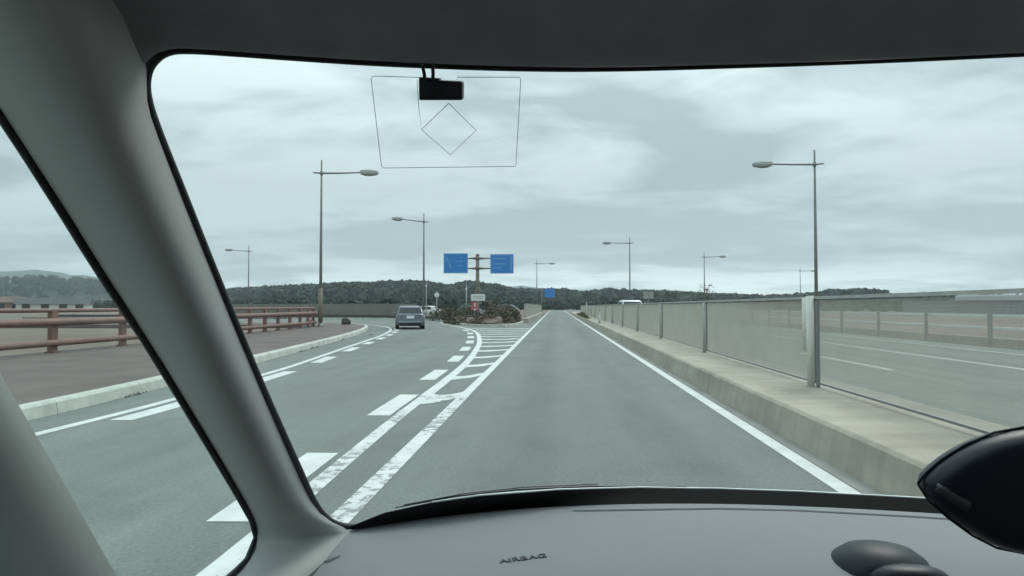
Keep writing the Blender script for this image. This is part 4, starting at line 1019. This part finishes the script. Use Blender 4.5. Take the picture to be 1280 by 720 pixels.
# windscreen pillar trim (left, and its mirror on the far side)
for side in (0, 1):
    rows = PILLAR if side == 0 else [[mir(p) for p in r] for r in PILLAR]
    smooth_sub(cab(MB().grid(rows), "pillar_trim", "trim"), 1)
    q = QSEAL if side == 0 else [mir(p) for p in QSEAL]
    cab(MB().tube(q, [0.003] * 3 + [0.0034] * (len(q) - 3), 8), "quarter_window_seal", "rubber")
    rows = DOORTRIM if side == 0 else [[mir(p) for p in r] for r in DOORTRIM]
    smooth_sub(cab(MB().grid(rows), "door_frame_trim", "trim"), 1)
    # quarter glass
    g0 = [(-0.372, 0.40, 1.60), (-0.372, 1.00, 1.02), (-0.46, 0.50, 0.97), (-0.46, 0.16, 1.50)]
    g0 = g0 if side == 0 else [mir(p) for p in g0]
    solid(cab(MB().add(g0, [(0, 1, 2, 3)]), "quarter_window", "side_glass"), 0.004, 0)
    # sill below the quarter glass and door, belt height
    X = -0.47 if side == 0 else 1.27
    sgn = 1 if side == 0 else -1
    m_ = MB(); m_.box((X - sgn * 0.04, -0.45, 0.70), (0.06, 2.5, 0.62)); cab(m_, "door_panel", "trim")
    m_ = MB(); m_.tube([(X + sgn * 0.11, 0.24, 1.56), (X + sgn * 0.12, -0.1, 1.59), (X + sgn * 0.12, -0.4, 1.60), (X + sgn * 0.10, -1.5, 1.57)], 0.045, 10); cab(m_, "roof_rail", "trim")
    m_ = MB(); m_.box((X + sgn * 0.02, -0.45, 1.25), (0.07, 0.14, 0.62)); bevel(cab(m_, "door_pillar", "trim"), .02)
    m_ = MB(); m_.box((X + sgn * 0.04, -1.55, 1.25), (0.1, 0.4, 0.62)); bevel(cab(m_, "rear_pillar", "trim"), .02)
    m_ = MB(); m_.add([(X, 0.14, 1.50), (X, 0.50, 0.99), (X, -0.38, 0.99), (X + sgn * 0.07, -0.38, 1.58), (X + sgn * 0.07, 0.14, 1.56)], [(0, 1, 2, 3, 4)]); solid(cab(m_, "door_window", "side_glass"), 0.004, 0)
    m_ = MB(); m_.add([(X, -0.52, 0.99), (X, -1.75, 0.99), (X + sgn * 0.07, -1.75, 1.57), (X + sgn * 0.07, -0.52, 1.59)], [(0, 1, 2, 3)]); solid(cab(m_, "rear_door_window", "dimming_glass"), 0.004, 0)  # unseen rear side pane, added dark to cut light in the cabin
    m_ = MB(); m_.add([(X, 0.62, 1.02), (X, 0.62, 0.4), (-0.29 if side == 0 else 1.09, 1.0, 0.4), (-0.29 if side == 0 else 1.09, 0.95, 1.02)], [(0, 1, 2, 3)]); solid(cab(m_, "side_cowl", "trim"), 0.01)

# roof lining: from the header back over the seats
edge = [p for p in HEAD_EDGE][::-1]
edge = CORNER + edge + [(0.4, 0.5375, 1.5470)]
edge = edge + [mir(p) for p in edge[:-1][::-1]]
rows = []
for dy, dz in ((0.0, 0.002), (-0.004, -0.0015), (-0.012, 0.0005), (-0.03, 0.0075), (-0.06, 0.019), (-0.12, 0.036), (-0.3, 0.056), (-0.8, 0.07), (-1.4, 0.06), (-2.05, 0.02)):
    f = min(1.0, -dy / 0.3)
    rows.append([((p[0] - 0.4) * (1 + 0.22 * f) + 0.4, p[1] + dy, p[2] + dz + (0.01 * (abs(p[0] - 0.4) / 0.66) ** 2 * -f)) for p in edge])
smooth_sub(cab(MB().grid(rows), "roof_lining", "lining"), 1)
# roof skin above
rows = []
for dy, dz in ((0.004, 0.012), (-0.02, 0.035), (-0.1, 0.075), (-0.5, 0.095), (-1.2, 0.09), (-1.9, 0.06)):
    rows.append([((p[0] - 0.4) * (1.02 + 0.22 * min(1, -dy / 0.3 if dy < 0 else 0)) + 0.4, p[1] + dy, p[2] + dz) for p in edge])
cab(MB().grid(rows), "roof_skin", "car_white")
# rear: tailgate below the rear window, floor, firewall
m_ = MB(); m_.box((0.4, -1.8, 0.72), (1.7, 0.08, 0.66)); cab(m_, "tailgate_trim", "body_dark")
m_ = MB(); m_.add([(-0.4, -1.80, 1.03), (1.2, -1.80, 1.03), (1.15, -1.66, 1.56), (-0.35, -1.66, 1.56)], [(0, 1, 2, 3)]); solid(cab(m_, "rear_window", "dimming_glass"), 0.004, 0)  # unseen rear pane, added with a dark tint to keep the cabin dim
m_ = MB(); m_.box((0.4, -0.45, 0.36), (1.75, 2.75, 0.05)); cab(m_, "floor_lining", "body_dark")
m_ = MB(); m_.box((0.4, 1.02, 0.66), (1.4, 0.05, 0.66)); cab(m_, "bulkhead", "body_dark")
for sx in (0.0, 0.78):
    seat = MB(); seat.box((sx, -0.12, 0.62), (0.5, 0.52, 0.2)); seat.box((sx, -0.48, 0.98), (0.5, 0.16, 0.66)); seat.box((sx, -0.5, 1.42), (0.26, 0.1, 0.2))
    bevel(cab(seat, "seat", "body_dark"), 0.05, 3)

# dashboard
de = DASH_EDGE + [(0.74, 0.915, 1.066), (0.86, 0.885, 1.066), (0.98, 0.85, 1.066), (1.07, 0.82, 1.066)]
de[0] = (-0.262, 0.855, 1.066)
rows = []
for dy, dz in ((0.03, -0.02), (0.004, -0.0035), (0.0, 0.0), (-0.05, 0.0), (-0.10, -0.0035), (-0.15, -0.0085), (-0.20, -0.017), (-0.24, -0.03), (-0.275, -0.052), (-0.30, -0.10), (-0.32, -0.25), (-0.28, -0.6)):
    rows.append([(p[0] + (0.02 * dy if j == 0 else 0), p[1] + dy, p[2] + dz) for j, p in enumerate(de)])
da = smooth_sub(cab(MB().grid(rows), "dashboard", "dash"), 2)
def on_dash(p, up=0.0):
    """height of the dashboard top at x, y"""
    ye = float(np.interp(p[0], [q[0] for q in de], [q[1] for q in de]))
    dy = p[1] - ye
    z = 1.066 + float(np.interp(dy, [-0.275, -0.24, -0.20, -0.15, -0.10, -0.05, 0.0], [-0.052, -0.03, -0.017, -0.0085, -0.0035, 0.0, 0.0]))
    return (p[0], p[1], z + up)
rows = []
for i, p in enumerate(SLOT):
    w = 0.0022 if i else 0.0012
    rows.append([on_dash((p[0], p[1] - w - .001 * (i == 1), 0), 0.0004), on_dash((p[0], p[1], 0), 0.0016), on_dash((p[0], p[1] + w, 0), 0.0004)])
cab(MB().grid(rows), "defroster_slot", "slot", da)
a, b = DEFOG
rows = []
for t in np.linspace(0, 1, 6):
    x = a[0] + (b[0] - a[0]) * t + 0.006; y = a[1] + (b[1] - a[1]) * t; w = 0.0055 * math.sin(math.pi * min(max(t, .08), .92))
    rows.append([on_dash((x, y - w, 0), 0.0004), on_dash((x, y, 0), 0.0018), on_dash((x, y + w, 0), 0.0004)])
cab(MB().grid(rows), "side_vent", "slot", da)
# moulded lettering
a, b = Vector(AIRBAG[0]), Vector(AIRBAG[1])
fc = bpy.data.curves.new("lettering", "FONT"); fc.body = "AIRBAG"; fc.size = 1.0; fc.extrude = 0.01
fo = bpy.data.objects.new("lettering_source", fc); COL.objects.link(fo)
bpy.context.view_layer.update()
fm = bpy.data.meshes.new_from_object(fo.evaluated_get(bpy.context.evaluated_depsgraph_get()))
bpy.data.objects.remove(fo)
xs_ = [v.co.x for v in fm.vertices]; x0, x1 = min(xs_), max(xs_); ys_ = [v.co.y for v in fm.vertices]; y0_, y1_ = min(ys_), max(ys_)
dx = (b - a); nrm = Vector((-dx.y, dx.x, 0)).normalized()
for v in fm.vertices:
    p = a + dx * ((v.co.x - x0) / (x1 - x0)) + nrm * ((v.co.y - y0_) / (y1_ - y0_) * 0.0075 - 0.002)
    v.co = Vector(on_dash(p, 0.0006 + (0.0006 if v.co.z > 0 else -0.0006))) - OFF
fm.materials.append(M["letter"])
link("lettering", fm, da)

# ---------------------------------------------------------------- sensor box on the glass
bx = thing("sensor_box", "small black box with two cables hanging at the top of the windscreen", "sensor", BOX[0])
o_ = Vector(BOX[0])
B0 = [Vector(p) - o_ for p in BOX]
back = Vector((0, 0.010, 0.004))
m_ = MB(); m_.add([p for p in B0] + [p + back for p in B0], [(0, 1, 2, 3), (7, 6, 5, 4), (0, 4, 5, 1), (1, 5, 6, 2), (2, 6, 7, 3), (3, 7, 4, 0)])
bevel(m_.build("housing", "black_plastic", bx), 0.0012, 3)
u = (B0[1] - B0[0]); v = (B0[0] - B0[3]).normalized()
m_ = MB(); q = [B0[0] - v * .0005, B0[0] + u * .46 - v * .0005, B0[0] + u * .46 + v * .0022, B0[0] + v * .0022]; q = [p + Vector((0, .002, 0)) for p in q]
m_.add(q + [p + back * .7 for p in q], [(0, 1, 2, 3), (7, 6, 5, 4), (0, 4, 5, 1), (1, 5, 6, 2), (2, 6, 7, 3), (3, 7, 4, 0)]); m_.build("connector", "black_plastic", bx)
for c in CABLES:
    p, q = Vector(c[0]) - o_, Vector(c[1]) - o_
    MB().tube([p + (p - q) * .35, p, (p + q) / 2 + Vector((.0004, -.001, 0)), q], 0.0013, 8).build("cable", "rubber", bx)

# ---------------------------------------------------------------- device on the dashboard
dv = thing("dashboard_device", "large dark rounded device with a grey strip at the right edge above the dashboard", "device", (0.478, 0.72, 1.06))
c = Vector((0, 0, 0.1025))
rings = []
outline = [(-1.0, .06), (-.93, .22), (-.78, .44), (-.55, .68), (-.28, .87), (.05, .98), (.4, 1.0), (.75, .86), (.97, .5), (1.0, 0), (.95, -.5), (.72, -.86), (.35, -.98), (0, -.98), (-.28, -.90), (-.5, -.72), (-.72, -.46), (-.9, -.2)]
for s_, y in ((.30, -.026), (.72, -.025), (.9, -.020), (.985, -.010), (1.0, 0.0), (.985, .015), (.9, .028), (.6, .034)):
    rings.append([(c.x + x * .106 * s_, y, c.z + z * .066 * s_) for x, z in outline])
smooth_sub(MB().loft(rings).build("shell", "device", dv), 1)
st = []
for t in np.linspace(0, .68, 8):
    x = -.0985 + .040 * t; z = c.z + .006 - .026 * t; w = .0035 * (0.8 + .4 * math.sin(math.pi * t))
    st.append([(x - .4 * w, -.0165 - .0095 * t, z - w), (x, -.0205 - .0075 * t, z), (x + .4 * w, -.0165 - .0095 * t, z + w)])
MB().tube([(c.x + x * .1065, 0.002, c.z + z * .0664) for x, z in outline + outline[:1]], 0.0014, 6).build("rim", "grey_plastic", dv)
solid(MB().grid(st).build("edge_strip", "strip", dv), .003)
MB().tube([(.05, .03, .08), (.075, .05, .03), (.08, .055, -.03)], [.012, .012, .014], 10).build("arm", "black_plastic", dv)
dm = thing("mount_base", "dark domed mount on the dashboard at the bottom right, below the rounded device", "mount", (0.374, 0.815, 1.036))
rings = [[(math.cos(a) * r_, math.sin(a) * r_ * .8, z) for a in np.linspace(0, 2 * math.pi, 28, endpoint=False)] for r_, z in ((.060, -.035), (.060, -.002), (.058, .010), (.050, .022), (.037, .031), (.018, .036), (.004, .037))]
MB().loft(rings).build("dome", "grey_plastic", dm)
rings = [[(.014 + math.cos(a) * r_, -.042 + math.sin(a) * r_ * .45, z + .012) for a in np.linspace(0, 2 * math.pi, 24, endpoint=False)] for r_, z in ((.044, -.04), (.044, -.004), (.0435, .001), (.041, .006), (.036, .010), (.028, .0135), (.016, .0155), (.004, .016))]
MB().loft(rings).build("cap", "device", dm)

# ================================================================== AIR
mb = MB(); mb.box((0, 1000, 248.0), (7600, 7600, 500))
M["haze"] = bpy.data.materials.new("haze"); M["haze"].use_nodes = True
hn, hl = M["haze"].node_tree.nodes, M["haze"].node_tree.links
hn.clear()
ho = hn.new("ShaderNodeOutputMaterial"); pv = hn.new("ShaderNodeVolumePrincipled")
pv.inputs["Color"].default_value = (0.86, 0.95, 1.0, 1); pv.inputs["Density"].default_value = 0.0003; pv.inputs["Anisotropy"].default_value = 0.2
hl.new(pv.outputs[0], ho.inputs["Volume"])
haze = struct(mb.build("haze", "haze"), "stuff")
